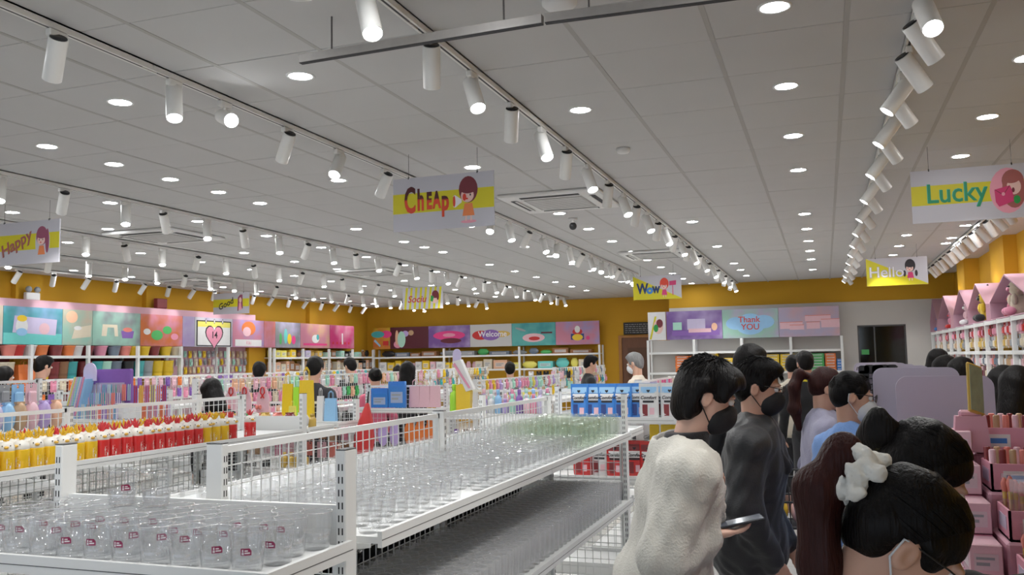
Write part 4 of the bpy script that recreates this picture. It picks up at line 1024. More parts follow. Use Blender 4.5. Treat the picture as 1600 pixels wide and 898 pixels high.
def panel(p0, p1, z0, z1, rz, label, base, draw=None, depth=.04):
    """picture panel standing in a vertical plane: p0 left end, p1 right end as seen by the viewer"""
    c = (p0+p1)/2; w = np.linalg.norm((p1-p0)[:2]); h = z1-z0
    t = thing('picture_panel', label, 'panel', (c[0], c[1], z0), rz, 'picture panels above the shelves')
    MB().bbox((-w/2+.004, -.006, 0), (w/2-.004, depth-.006, h)).build('board', base, t)
    if draw: draw(t, w, h)
    return t
def two(n, a, b, sc=2.2): return blend_mat('panel_'+n, tuple(v*.72 for v in PAL[a]), tuple(v*.72 for v in PAL[b]), (sc, sc, sc), rough=.5)
R2 = lambda x0, z0, x1, z1: [(x0, z0), (x1, z0), (x1, z1), (x0, z1)]
def heart(cx, cz, w):
    return [(cx+w*.5*(16*math.sin(a)**3)/16, cz+w*.5*(13*math.cos(a)-5*math.cos(2*a)-2*math.cos(3*a)-math.cos(4*a))/16) for a in np.linspace(0, 2*math.pi, 25)[:-1]]
def p_toy(t, w, h):
    flat('table', R2(-w/2+.01, 0, w/2-.01, h*.3), 'aqua_p', t); flat('gift_box', [(-.35*w, .18), (.38*w, .15), (.40*w, .40), (-.32*w, .44)], 'lavender_p', t, 2)
    flat('plush', ell(-.2*w, .28, .11, .13), 'white_p', t, 3); flat('plush_hat', ell(-.2*w, .40, .09, .05), 'yellow_p', t, 4); flat('plush_dress', ell(-.2*w, .19, .10, .06), 'skyblue_p', t, 4); flat('sachet', ell(.18*w, .25, .10, .09), 'palepink_p', t, 4)
def p_box(t, w, h): flat('box', [(-.2*w, .10), (.45*w, .14), (.45*w, .34), (-.1*w, .28)], 'cream_p', t, 2); flat('bow', ell(.0, .28, .08, .035), 'white_p', t, 3); flat('vase', ell(-.2*w, .46, .12, .10), 'peach_p', t, 2)
def p_bowl(t, w, h): flat('stool', [(-.32*w, .16), (-.30*w, .36), (.0, .36), (.02*w, .16), (-.05*w, .16), (-.07*w, .31), (-.2*w, .31), (-.22*w, .16)], 'cream_p', t, 2); flat('bowl', [(.08*w, .26), (.36*w, .26), (.33*w, .13), (.11*w, .13)], 'purple_p', t, 2); flat('fruit', ell(.22*w, .28, .11, .04), 'coral_p', t, 3)
def p_plate(t, w, h):
    for a, b, r, c in ((-.12, .20, .15, 'green_p'), (.12, .30, .12, 'green_p'), (.3, .18, .10, 'pink_p'), (-.35, .26, .09, 'white_p')): flat('plate', ell(a*w, b, r, r*.62), c, t, 2)
def p_14(t, w, h):
    flat('calendar_edge', R2(-w*.46, .01, w*.46, h*.90), 'black_p', t); flat('calendar_page', R2(-w*.43, .03, w*.43, h*.86), 'white_p', t, 2); flat('calendar_head', R2(-w*.43, h*.68, w*.43, h*.86), 'lemon_p', t, 3)
    flat('heart_edge', heart(0, .22, .36*w/.75), 'black_p', t, 3); flat('heart', heart(0, .22, .32*w/.75), 'pink_p', t, 4)
    lettering('14', .19, INK['black'], t, (0, -.0125, .23), bold=.004, extrude=.0004)
    for q in (-.22, 0, .22): flat('ring', ell(q*w, h*.88, .025, .05), 'black_p', t, 4); flat('ring_hole', ell(q*w, h*.88, .014, .038), 'white_p', t, 5)
def p_girl(t, w, h): flat('hair', ell(0, .40, .24, .15), 'orange_p', t, 2); flat('face', ell(-.06, .33, .14, .10), 'palepink_p', t, 3); flat('name_plate', R2(-.42*w, .02, .42*w, .16), 'white_p', t, 2); lettering('Kiki', .11, INK['pink'], t, (0, -.0115, .09), extrude=.0004)
def p_goods(t, w, h):
    for a, b, rx, rz_, c in ((-.3, .2, .05, .13, 'green_p'), (-.1, .26, .07, .17, 'aqua_p'), (.05, .2, .08, .12, 'yellow_p'), (.22, .18, .08, .10, 'hotpink_p')): flat('product', ell(a*w, b, rx, rz_), c, t, 2)
def p_pink(t, w, h): flat('product', ell(0, .22, .16, .10), 'white_p', t, 2); flat('product', ell(.1, .26, .06, .07), 'teal_p', t, 3); flat('stripe', R2(-.4*w, .06, .4*w, .11), 'hotpink_p', t, 2)
def p_lips(t, w, h):
    for q in range(5): flat('lipstick', R2(-.4*w+q*.16*w, .10, -.4*w+q*.16*w+.07, .16), 'red_p', t, 2)
    flat('lipstick', R2(-.03, .10, .03, .38), 'white_p', t, 3)
def p_orange(t, w, h): flat('watch', ell(-.22*w, .40, .20, .09), 'teal_p', t, 2); flat('strap', [(-.45*w, .22), (-.1*w, .06), (-.05*w, .10), (-.38*w, .27)], 'skyblue_p', t, 2); flat('purse', ell(.28*w, .40, .16, .10), 'hotpink_p', t, 2); flat('case', R2(.08*w, .10, .46*w, .22), 'red_p', t, 2); flat('case_end', R2(.42*w, .09, .46*w, .23), 'green_p', t, 3)
def p_cos(t, w, h):
    for a, b, rx, rz_, c in ((-.32, .30, .05, .20, 'peach_p'), (-.2, .25, .12, .22, 'mint_p'), (-.1, .4, .1, .08, 'lilac_p'), (-.3, .12, .12, .10, 'pink_p'), (.05, .42, .08, .07, 'tan_p')): flat('cosmetic', ell(a*w, b, rx, rz_), c, t, 2)
def p_wing(t, w, h): flat('brush_stroke', ell(0, .32, .46, .12), 'hotpink_p', t, 2); flat('brush_shadow', ell(.05, .18, .30, .07), 'maroon_p', t, 2); flat('glow', ell(0, .33, .18, .05), 'pink_p', t, 3)
def p_welcome(t, w, h): flat('paint_splash', ell(-.28, .30, .24, .12), 'red_p', t, 2); flat('paint_splash', ell(0, .30, .26, .14), 'purple_p', t, 3); flat('paint_splash', ell(.3, .32, .24, .08), 'gold_p', t, 2); lettering('Welcome', .20, INK['white'], t, (.05, -.0135, .32), bold=.003, extrude=.0004)
def p_lip2(t, w, h): flat('compact', ell(0, .20, .30, .11), 'palepink_p', t, 2); flat('lips', ell(.02, .18, .15, .05), 'red_p', t, 3); flat('petal', ell(-.35, .42, .15, .03, rot=-.3), 'grey_p', t, 2); flat('pencil', R2(.2, .30, .5, .34), 'maroon_p', t, 2)
def p_santa(t, w, h): flat('gift', R2(-.17, .12, .17, .27), 'navy_p', t, 2); flat('gift_label', ell(0, .18, .14, .08), 'yellow_p', t, 4); flat('coat', ell(0, .32, .13, .08), 'red_p', t, 3); flat('beard', ell(0, .38, .07, .09), 'white_p', t, 4); flat('ball', ell(.27, .16, .05, .05), 'hotpink_p', t, 2)
XW = -11.62
lp = [(-40, 4, 'white plain panel on the left wall', 'white', 'cream', None), (4, 97, 'teal picture panel of plush gift box', 'teal', 'skyblue', p_toy), (97, 144, 'pale green picture panel of a cream box with bow', 'mint', 'cream', p_box), (144, 219, 'grey-green picture panel of bowl and stool', 'mint', 'grey', p_bowl), (219, 285, 'pink and orange picture panel of green plates', 'orange', 'pink', p_plate), (285, 304, 'narrow violet picture panel', 'lilac', 'lavender', None), (304, 363, 'white calendar picture panel with a pink heart reading 14', 'white', 'lavender', p_14), (363, 412, 'pink picture panel of a girl with orange hair', 'pink', 'lilac', p_girl), (412, 430, 'narrow rose picture panel', 'pink', 'coral', None), (430, 469, 'grey picture panel of green and red bottles', 'grey', 'lavender', p_goods), (469, 515, 'rose picture panel of white gift sets', 'pink', 'peach', p_pink), (515, 553, 'hot pink picture panel of lipsticks', 'hotpink', 'pink', p_lips)]
for a, b, lab, c1, c2, dr in lp:
    q0, q1 = at_x(a, 515, XW), at_x(b, 515, XW); panel(q0, q1, 2.0, 2.58, math.pi/2, lab, two(lab[:18], c1, c2, 1.6), dr, .30)
YW = 21.30
for a, b, lab, c1, c2, dr in [(-11.6, -11.08, 'orange picture panel of watch and purse', 'orange', 'yellow', p_orange), (-11.08, -9.94, 'dark maroon picture panel of cosmetics', 'maroon', 'maroon', p_cos), (-9.94, -8.74, 'purple picture panel of a glowing pink brush stroke', 'purple', 'lilac', p_wing), (-8.74, -7.58, 'white picture panel reading Welcome over paint strokes', 'white', 'white', p_welcome), (-7.58, -6.40, 'turquoise picture panel of a lip compact', 'aqua', 'teal', p_lip2), (-6.40, -5.26, 'pink picture panel of a gift and red coat', 'pink', 'lilac', p_santa)]:
    panel(np.array([a, YW]), np.array([b, YW]), 1.98, 2.56, 0, lab, two(lab[:18], c1, c2, 1.5), dr)
def p_sofa(t, w, h): flat('desk', R2(-.4*w, .08, .45*w, .18), 'purple_p', t, 1); flat('green_case', R2(-.38*w, .20, -.22*w, .36), 'mint_p', t, 2); flat('organiser', R2(-.12*w, .20, .2*w, .42), 'lavender_p', t, 2); flat('drawer', R2(-.1*w, .14, .3*w, .22), 'palepink_p', t, 3); flat('doll', ell(.36*w, .25, .06, .08), 'peach_p', t, 3)
def p_thank(t, w, h):
    for a, b, r in ((-.28, .30, .16), (0, .36, .17), (.26, .32, .17), (0, .24, .22)): flat('cloud', ell(a, b, r*1.25, r*.8), 'skyblue_p', t, 1.5+abs(a))
    lettering('Thank', .17, INK['red'], t, (-.02, -.0135, .37), bold=.0015, extrude=.0004); lettering('YOU', .17, INK['red'], t, (0, -.0135, .22), bold=.0015, extrude=.0004)
def p_boxes(t, w, h):
    for a, b, x, z in ((-.48, .16, -.1, .30), (-.32, .14, -.08, .24), (-.06, .30, .36, .42), (-.04, .15, .18, .29), (.20, .17, .50, .34)): flat('box_picture', R2(a*w, b, x*w, z), 'palepink_p', t, 2); flat('box_lid', R2(a*w, z-.012, x*w, z), 'coral_p', t, 3)
YP = 18.42
for a, b, lab, c1, c2, dr in [(-3.11, -1.96, 'purple picture panel of desk organisers', 'lilac', 'pink', p_sofa), (-1.96, -.85, 'pale teal picture panel reading Thank YOU in a cloud', 'mint', 'lavender', p_thank), (-.85, .30, 'grey-pink picture panel of stacked pink boxes', 'lavender', 'palepink', p_boxes)]:
    panel(np.array([a, YP]), np.array([b, YP]), 1.98, 2.57, 0, lab, two(lab[:18], c1, c2, 1.5), dr)
t = panel(np.array([-3.50, YP+.02]), np.array([-3.12, YP]), 1.98, 2.57, 0, 'narrow white panel with an oval girl emblem beside the purple picture', pm('white'))
flat('stripe', [(-.16, .02), (-.12, .02), (.0, .5), (-.04, .5)], M_SYEL, t); flat('oval', ell(.03, .28, .10, .15), 'skin', t, 2); flat('hair', ell(.06, .35, .07, .09), 'maroon', t, 3); flat('book', ell(-.02, .25, .05, .08), 'leaf', t, 4)
# small window with an added dark box behind, brown door, black notice board, fire-exit lamp
w2 = struct(MB().bbox((wx0, YS+.05, wz0), (wx1, YS+.06, wz1)).build('window_2', glass_mat('dim_window_glass', (.55, .58, .56), .5, .8, .06)))
MB().bbox((wx0, YS+.03, wz0), (wx0+.03, YS+.08, wz1)).bbox((wx1-.03, YS+.03, wz0), (wx1, YS+.08, wz1)).bbox((wx0+.30, YS+.03, wz0), (wx0+.325, YS+.08, wz1)).bbox((wx0, YS+.03, wz1-.03), (wx1, YS+.08, wz1)).build('window_frame', mat('dark_alu', (.10, .10, .10), .4, .6, noise=.1), w2)
MB().bbox((wx0+.06, YS+.045, wz0+.30), (wx0+.20, YS+.05, wz0+.40)).build('exit_sticker', pm('green'), w2)
dk = mat('dark_box_board', (.16, .155, .15), .9, noise=.1, nscale=2)
struct(MB().bbox((wx0-.3, YS+1.2, 0), (wx1+.3, YS+1.3, 2.9)).bbox((wx0-.4, YS+.2, 0), (wx0-.3, YS+1.3, 2.9)).bbox((wx1+.3, YS+.2, 0), (wx1+.4, YS+1.3, 2.9)).bbox((wx0-.4, YS+.2, 2.9), (wx1+.4, YS+1.3, 3.0)).build('wall_dark_box', dk))  # box added to block the bright sky behind the window
M_WOOD = mat('brown_door_wood', (.16, .065, .03), .5, noise=.25, nscale=6, stretch=(8, 8, 1)); M_WOOD2 = mat('door_frame_wood', (.38, .17, .04), .5, noise=.15, nscale=8)
d1 = struct(MB().bbox((-4.76, YB-.05, 0), (-3.86, YB, 2.12)).build('door_1', M_WOOD))
MB().bbox((-4.84, YB-.08, 0), (-4.76, YB, 2.18)).bbox((-3.86, YB-.08, 0), (-3.78, YB, 2.18)).bbox((-4.76, YB-.08, 2.12), (-3.86, YB, 2.18)).build('door_frame', M_WOOD2, d1)
for z in (.3, 1.15): MB().bbox((-4.62, YB-.06, z), (-4.0, YB-.05, z+.72)).build('door_panel', mat('door_panel_dark', (.11, .045, .02), .5, noise=.2, nscale=9), d1)
MB().sphere((-3.95, YB-.09, 1.0), .03).build('door_handle', M_RAILB, d1)
t = thing('notice_board', 'black notice board with rows of white writing above the brown door', 'board', (-4.33, YB-.03, 2.2), 0)
MB().bbox((-.38, -.01, 0), (.38, .02, .30)).build('board', pm('black'), t)
nb_ = MB()
for r in range(5):
    x = -.34
    while x < .32:
        l = random.uniform(.03, .09); nb_.bbox((x, -.012, .04+r*.05), (min(.35, x+l), -.0135, .055+r*.05)); x += l+.02
nb_.build('writing', pm('grey'), t)
t = thing('emergency_lamp', 'grey twin-head emergency lamp above the teal picture panel', 'lamp', (XL+.16, 10.45, 2.70)); MB().rbox((.05, 0, .06), (.07, .26, .12), .01).build('case', M_WHT2, t)
for q in (-.08, .08): MB().sphere((.07, q, .17), .05, 10, 6).build('lamp_head', pm('grey'), t)
tag(MB().rbox((XW-.08, 13.25, 2.80), (.10, .26, .18), .01).rbox((XW-.08, 13.25, 2.71), (.08, .22, .02), .005).build('alarm_box', pm('darkred')), 'dark red alarm box above the plates picture', 'alarm')
# ------------------------------------------------------------------ wall shelf units
def wall_unit(label, length, levels, depth, loc, rz, ztop=2.0, back=None, step=1.2, pegs=()):
    """open shelf unit against a wall; local x along the wall, local -y to the room"""
    t = thing('shelving_bay', label, 'shelf unit', loc, rz, 'shelving bays along the walls')
    n = max(1, round(length/step)); L = length/n
    for k in range(n+1): MB().bbox((k*L-.025, -depth, 0), (k*L+.025, -depth+.05, ztop)).bbox((k*L-.02, -.06, 0), (k*L+.02, -.01, ztop)).build('post', M_WHITE, t)
    for k in range(n):
        for z in levels: MB().bbox((k*L+.027, -depth+.01, z-.025), ((k+1)*L-.027, 0, z)).bbox((k*L+.027, -depth-.005, z-.04), ((k+1)*L-.027, -depth+.01, z+.004)).build('shelf_board', M_WHITE, t)
    for y_, z_ in pegs: MB().bbox((0, y_-.004, z_-.012), (length, y_+.004, z_-.002)).build('peg_bar', M_WHITE, t)
    MB().bbox((0, -.008, 0), (length, 0, ztop)).build('back_panel', back or M_PINKW, t)
    return t
wall_unit('white wall shelf unit under the left wall pictures with pots and bins', 5.6, [1.82, 1.45, 1.05, .6, .15], .42, (XL+.005, 8.05, 0), math.pi/2, 1.995, pm('darkred'))
wall_unit('white wall shelf unit with pink back under the calendar picture', 2.9, [1.45, 1.05, .6], .36, (XL+.005, 13.68, 0), math.pi/2, 1.995, M_PINKW, 1.45)
wall_unit('white wall shelf unit in the left back corner', 4.6, [1.78, 1.45, 1.05, .6], .40, (XL+.005, 16.68, 0), math.pi/2, 1.975, M_YEL, 1.15)
wall_unit('white wall shelf unit under the Welcome picture', 6.3, [1.76, 1.40, 1.0, .6], .42, (-11.55, YB-.005, 0), 0, 1.96, M_YEL, 2.1)
wall_unit('white wall shelf unit under the Thank YOU picture', 3.82, [1.72, 1.30, .9, .5], .42, (-3.50, YS-.02, 0), 0, 1.978, M_WHW, .955)
# pots and bins
def pot_mesh(kind, m):
    b = MB(); b.open1 = True
    if kind == 'pot': b.lathe([(.075, 0), (.085, .01), (.115, .15), (.125, .155), (.125, .17), (.115, .17), (.105, .12), (.001, .1)], 18)
    else:
        b.lathe([(.10, 0), (.105, .01), (.125, .26), (.132, .265), (.130, .28), (.118, .28), (.11, .05), (.001, .04)], 18)
    return b.mesh(kind, m)
_pots = {}
def pot(kind, c, loc, where):
    if (kind, c) not in _pots: _pots[(kind, c)] = pot_mesh(kind, pm(c, True))
    tag(link('plant_pot' if kind == 'pot' else 'storage_bin', _pots[(kind, c)], None, loc), '%s %s %s' % (c.replace('dark', 'dark '), 'tapered pot' if kind == 'pot' else 'tall bin', where), 'pot' if kind == 'pot' else 'bin', 'pots and bins on the left wall')
for a, c in zip((10, 24, 42, 61, 84, 103, 116, 133, 154, 175, 192, 206, 222, 238, 256, 272), 'coral red white orange darkred orange white darkred pink slate coral yellow yellow darkred yellow cream'.split()):
    q = at_x(a, 548, XL+.22); pot('pot', c, (XL+.25, q[1], 1.82), 'on the top board of the left wall shelf')
for a, c in zip((-5, 6, 62, 78, 92, 106, 128, 146, 160, 176, 196, 212, 226, 242, 258), 'cream cream yellow darkred brown teal darkred teal mint slate black teal grey yellow yellow'.split()):
    q = at_x(a, 575, XL+.22); pot('bin', c, (XL+.25, q[1], 1.45), 'on the middle board of the left wall shelf')
# right wall: shelf unit with hanging goods, little pink houses on top, soft toys in them
RX = 1.93
wall_unit('tall white shelf unit with pink back along the toy wall', 10.2, [1.985, 1.62, 1.2, .75, .3], XR-RX-.02, (XR-.02, 18.5, 0), -math.pi/2, 2.0, M_PINKW, .85, [(-(XR-.02-RX-.075), z_) for z_ in (1.95, 1.80, 1.58, 1.42, 1.16)])
M_HOUSE = mat('house_pink_board', (.56, .34, .42), .6, noise=.04, nscale=5); M_HOUSEI = mat('house_pink_inside', (.62, .42, .52), .6, noise=.04, nscale=5)
def toy_house(y, k, w, r):
    t = thing('toy_house', 'pink house-shaped toy niche %s on the tall white shelf' % k, 'display', (RX+.02, y, 2.0), 0, 'pink house niches')
    e, d, th = .22, .44, .012
    out = [(-w, 0), (-w, e), (0, r), (w, e), (w, 0)]; inn = [(w-th, th), (w-th, e-.006), (0, r-.02), (-w+th, e-.006), (-w+th, th)]
    for i, nm in enumerate(('side_board', 'roof_board', 'roof_board', 'side_board')):
        MB().prism([out[i], out[i+1], inn[3-i], inn[4-i]], 0, d, 'x').build(nm, M_HOUSE, t)
    MB().prism([(-w, 0), (w, 0), (w-th, th), (-w+th, th)], 0, d, 'x').build('base_board', M_HOUSE, t)
    MB().prism(inn, d-.01, d-.002, 'x').build('house_back', M_HOUSEI, t)
HY = []
for k, p in (('over the near hair packs', (1640, 408)), ('of the cream and pink toy', (1568, 428)), ('of the yellow toy', (1523, 443)), ('of the pale pink toy', (1498, 453)), ('of the flower toy', (1473, 462)), ('of the white ball toy', (1456, 467))):
    q = at_x(*p, RX+.02); HY.append((q[1], k, q[2]-2.0))
HY.sort()
for i, (y, k, r) in enumerate(HY):
    gap = min(abs(y-HY[j][0]) for j in (i-1, i+1) if 0 <= j < len(HY)); toy_house(y, k, min(gap/2-.01, YS-.03-y), max(.42, min(.62, r)))
def plush(y, c1, c2, lab, s=1.0, ears='round'):
    t = thing('soft_toy', lab, 'toy', (RX+.17, y, 2.014), 0, 'soft toys in the pink houses'); b1 = mat('plush_'+c1, PAL[c1], .95, noise=.1, nscale=40, bump=.5, bscale=160, sheen=.4); b2 = mat('plush_'+c2, PAL[c2], .95, noise=.1, nscale=40, bump=.5, bscale=160, sheen=.4)
    MB().sphere((0, 0, .10*s), (.085*s, .095*s, .105*s), 14, 10).build('torso', b1, t); MB().sphere((-.02, 0, .26*s), (.08*s, .09*s, .08*s), 14, 10).build('head', b1, t)
    for q in (-1, 1):
        MB().sphere((-.01, q*.065*s, .335*s), (.02*s, .028*s, .03*s) if ears == 'round' else (.018*s, .02*s, .07*s), 8, 6).build('ear', b2, t)
        MB().sphere((-.10*s, q*.06*s, .045*s), (.055*s, .035*s, .04*s), 10, 6).build('foot', b2, t); MB().sphere((-.065*s, q*.085*s, .15*s), (.03*s, .028*s, .055*s), 8, 6).build('paw', b1, t)
        MB().sphere((-.092*s, q*.03*s, .275*s), .009*s, 6, 5).build('eye', M_BLK, t)
    MB().sphere((-.095*s, 0, .25*s), (.02*s, .03*s, .022*s), 8, 6).build('muzzle', b2, t)
Y_ = [h[0] for h in HY]
plush(Y_[1], 'cream', 'pink', 'cream soft toy with pink feet in a pink house', 1.2); plush(Y_[1]+.28, 'pink', 'red', 'pink soft toy with red ears beside the cream one', .8); plush(Y_[2], 'yellow', 'black', 'tall yellow soft toy with black ears in a pink house', 1.25, 'long'); plush(Y_[3], 'palepink', 'white', 'pale pink soft toy with white feet in a pink house', 1.05, 'long'); plush(Y_[4], 'pink', 'red', 'pink soft toy with red ears in a pink house', .9); plush(Y_[5], 'white', 'blue', 'white soft toy with blue ears in a pink house', .9); plush(Y_[0], 'white', 'red', 'white soft toy with red ears in a pink house')
# ================================================================== MERCHANDISE
def card_mesh(m, w=.08, h=.13):
    """hanging pack: card with punched header and a bulging clear blister"""
    b = MB().bbox((-w/2, -.002, -h), (w/2, .002, -.022)).bbox((-w/2, -.002, -.022), (-.008, .002, 0)).bbox((.008, -.002, -.022), (w/2, .002, 0)).bbox((-.008, -.002, -.006), (.008, .002, 0))
    b.rbox((0, -.012, -h*.60), (w*.74, .022, h*.56), .009)
    return b.mesh('hanging_pack', m)
_proto = {}
def proto(kind, c):
    k = (kind, c)
    if k in _proto: return _proto[k]
    m = pm(c, True)
    if kind == 'pack': me = card_mesh([m][0])
    elif kind == 'box':
        me = MB().rbox((0, 0, .5), (1, 1, 1), .03).bbox((-.36, -.506, .22), (.36, -.5, .72), 1).bbox((-.506, -.36, .25), (-.5, .36, .70), 1).bbox((-.30, -.510, .36), (.10, -.506, .46), 2).bbox((-.30, -.510, .54), (.25, -.506, .62), 2).mesh('carton', [m, mat('label_'+c, tuple(min(.8, v*.5+.32) for v in PAL[c]), .4, noise=.05), pm('grey')])
    elif kind == 'bottle':
        b = MB().lathe([(.030, 0), (.034, .004), (.034, .10), (.028, .118), (.013, .126), (.013, .134), (.017, .135), (.017, .165), (.012, .168)], 12); me = b.mesh('bottle', m)
    elif kind == 'bag':
        b = MB(); b.add([(-.5, -.22, 0), (.5, -.22, 0), (.5, .22, 0), (-.5, .22, 0), (-.46, -.10, 1), (.46, -.10, 1), (.46, .10, 1), (-.46, .10, 1), (-.5, 0, .02), (.5, 0, .02)], [(0, 1, 5, 4), (1, 2, 6, 5), (2, 3, 7, 6), (3, 0, 4, 7), (0, 3, 2, 1)])
        for s in (-1, 1): b.tube([(-.2, s*.09, .97), (-.17, s*.09, 1.22), (0, s*.09, 1.32), (.17, s*.09, 1.22), (.2, s*.09, .97)], .018, 5)
        me = b.mesh('gift_bag', m)
    elif kind == 'book': me = MB().bbox((-.5, -.5, 0), (.5, .5, 1)).bbox((-.52, -.47, .04), (-.5, .47, .96)).mesh('notebook', m)
    elif kind == 'pouchlet': me = MB().sphere((0, 0, .5), (.5, .16, .5), 12, 8).bbox((-.3, -.05, .92), (.3, .05, 1.0)).mesh('soft_pouch', m)
    elif kind == 'bowl':
        b = MB(); b.open1 = True; b.lathe([(.3, 0), (.32, .03), (.8, .3), (1, .55), (.96, .56), (.74, .33), (.001, .12)], 16); me = b.mesh('bowl', m)
    _proto[k] = me; return me
KN = dict(pack=('hanging_pack', 'hanging pack', 'pack'), box=('carton', 'carton', 'box'), bottle=('cosmetic_bottle', 'bottle', 'bottle'), bag=('gift_bag', 'gift bag with handles', 'bag'), book=('notebook', 'notebook', 'notebook'), pouchlet=('soft_pouch', 'soft pouch', 'pouch'), bowl=('bowl', 'bowl', 'bowl'))
NICE = dict(darkred='dark red', hotpink='hot pink', palepink='pale pink', skyblue='sky blue')
def item(kind, c, loc, where, rz=0, scale=(1, 1, 1), group=None):
    nm, wd, cat = KN[kind]
    o = link(nm, proto(kind, c), None, loc, rz); o.scale = scale
    return tag(o, '%s %s %s' % (NICE.get(c, c), wd, where), cat, group or cat+' items '+where)
PACKS = []
def hang(axis, fix, a0, a1, zs, pal, where, step=.10, face=-1, sc=1.0, skip=0.05, rz0=None):
    """rows of hanging packs on a wire face; axis 'x': row runs along x facing -y; 'y': runs along y facing +x"""
    for z in zs:
        a = a0+step/2
        while a < a1:
            if random.random() > skip:
                c = random.choice(pal); s = sc*random.uniform(.85, 1.1)
                PACKS.append((c, (a, fix, z) if axis == 'x' else (fix, a, z), where, (0 if axis == 'x' else math.pi/2) if rz0 is None else rz0, (s*random.uniform(.9, 1.1), s, s)))
            a += step*random.uniform(.92, 1.12)
def flush_packs(keep=300):
    """the packs that show largest are things of their own, the small far ones one mass"""
    def size(p):
        x, y, z = pix(p[1]); return -p[4][0]*p[4][2]*(.35 if abs(p[3]) > 1 else 1)/max(z, .5)**2*(1 if -20 < x < 1620 and 430 < y < 690 else .01)
    PACKS.sort(key=size)
    for c, loc, where, rz, sc in PACKS[:keep]: item('pack', c, loc, where, rz+random.uniform(-.05, .05), sc)
    cols = sorted({p[0] for p in PACKS[keep:]}); V, F, MI = [], [], []
    for c, loc, where, rz, sc in PACKS[keep:]:
        me = proto('pack', c); v = np.empty(len(me.vertices)*3); me.vertices.foreach_get('co', v); v = v.reshape(-1, 3)*np.array(sc)
        ca, sa = math.cos(rz), math.sin(rz); v = np.stack([v[:, 0]*ca-v[:, 1]*sa+loc[0], v[:, 0]*sa+v[:, 1]*ca+loc[1], v[:, 2]+loc[2]], 1)
        o = len(V); V += v.tolist()
        for p in me.polygons: F.append([o+i for i in p.vertices]); MI.append(cols.index(c))
    me = bpy.data.meshes.new('small_hanging_packs'); me.from_pydata(V, [], F)
    for c in cols: me.materials.append(pm(c, True))
    me.polygons.foreach_set('material_index', MI); me.update()
    tag(link('hanging_pack_mass', me), 'mass of small coloured packs hanging on the far racks', 'packs', None, 'stuff')
def rack(label, x0, x1, y, ztop, levels, wire=True, depth=.36):
    """end display facing the camera side: two slotted posts, wire back, shelves"""
    t = thing('display_rack', label, 'rack', ((x0+x1)/2, y, 0), 0, 'end display racks'); w = (x1-x0)/2
    for s in (-1, 1): upright(t, s*(w-.02), 0, ztop, 'y')
    if wire: wire_panel(t, 0, -w+.04, w-.04, .12, ztop-.02, along='x')
    for z in levels: shelf(t, -w, w, -depth, -.032, z, ('-y', '+x', '-x'))
    MB().bbox((-w, -depth, 0), (w, 0, .10)).build('base_plinth', M_WHITE, t)
    return t
# --- refill pouches: shaped bag with printed front
def pouch_parts(c, c2):
    b = MB(); n = 9; prof = [(0, .072, .036), (.03, .075, .040), (.10, .074, .034), (.17, .073, .026), (.215, .074, .012), (.24, .075, .003), (.262, .075, .002)]
    vs = []
    for z, hw, hd in prof:
        for k in range(n*2):
            a = 2*math.pi*k/(n*2); ca, sa = math.cos(a), math.sin(a)
            vs.append((hw*math.copysign(abs(ca)**.55, ca), hd*math.copysign(abs(sa)**.9, sa), z))
    N = n*2; fs = [(i*N+k, i*N+(k+1) % N, (i+1)*N+(k+1) % N, (i+1)*N+k) for i in range(len(prof)-1) for k in range(N)]
    b.add(vs, fs, True); b.add(vs[:N], [tuple(range(N))[::-1]]); b.add(vs[-N:], [tuple(range(N))])
    body = b.mesh('pouch_body', mat('pouch_'+c, PAL[c], .18, noise=.08, nscale=20, bump=.25, bscale=25, coat=.5))
    def front(z): return -np.interp(z, [p[0] for p in prof], [p[2] for p in prof])-.0012
    def strip(x0, x1, z0, z1, m_):
        q = MB(); zs = np.linspace(z0, z1, 5); v = []
        for z in zs:
            for x in np.linspace(x0, x1, 5):
                f = math.sqrt(max(0.05, 1-(abs(x)/.075)**2.6)); v.append((x, front(z)*f-.001, z))
        q.add(v, [(i*5+j, i*5+j+1, (i+1)*5+j+1, (i+1)*5+j) for i in range(4) for j in range(4)], True); return q.mesh('print', m_)
    return body, strip(-.052, .052, .135, .185, pm('white')), strip(-.042, .042, .118, .133, pm('black')), strip(-.05, -.005, .02, .105, pm(c2)), strip(.01, .05, .03, .08, pm('palepink')), strip(-.06, .06, .19, .235, pm('skyblue' if c != 'red' else 'darkred')), front
POUCH = {}
def pouch(c, c2, loc, where, rz=0, txt=True):
    if c not in POUCH: POUCH[c] = pouch_parts(c, c2)
    P_ = POUCH[c]; t = thing('refill_pouch', '%s refill pouch with a dark script name %s' % (c, where), 'pouch', loc, rz, 'fabric softener refill pouches')
    b = link('pouch_body', P_[0], t)
    for me, nm in zip(P_[1:6], ('name_band', 'dark_strip', 'figure_print', 'round_print', 'top_band')): link(nm, me, b)
    lettering('Comfort', .034, INK['black'], b, (0, P_[6](.16)-.004, .155), shear=.3, bold=.0008, extrude=.0002)
    flat('heart_print', heart(0, .205, .026), 'black', b, 1, y=P_[6](.19)+.0)
RY = 6.90
xa, xb = at_y(868, 640, RY)[0], at_y(1066, 640, RY)[0]
rack('white end rack carrying the blue and white refill pouches', xa, xb, RY, 1.40, [1.18, .745], depth=.40)
def xpx(p, y, py=600): return at_y(p, py, y)[0]
for i, p in enumerate((905, 926, 948, 971, 993, 1008)): pouch('blue', 'navy', (xpx(p, RY-.30, 620), RY-.28+(.06 if i > 3 else 0)+.012*(i % 2), 1.165), 'on the end rack', random.uniform(-.12, .12))
for i, p in enumerate((1015, 1033, 1047, 1055)): pouch('white', 'darkred', (xpx(p, RY-.2, 620)+.012, RY-.20+.05*i*0-.09*(i == 0)-.07*(i == 2), 1.165), 'beside the blue pouches', random.uniform(-.1, .1))
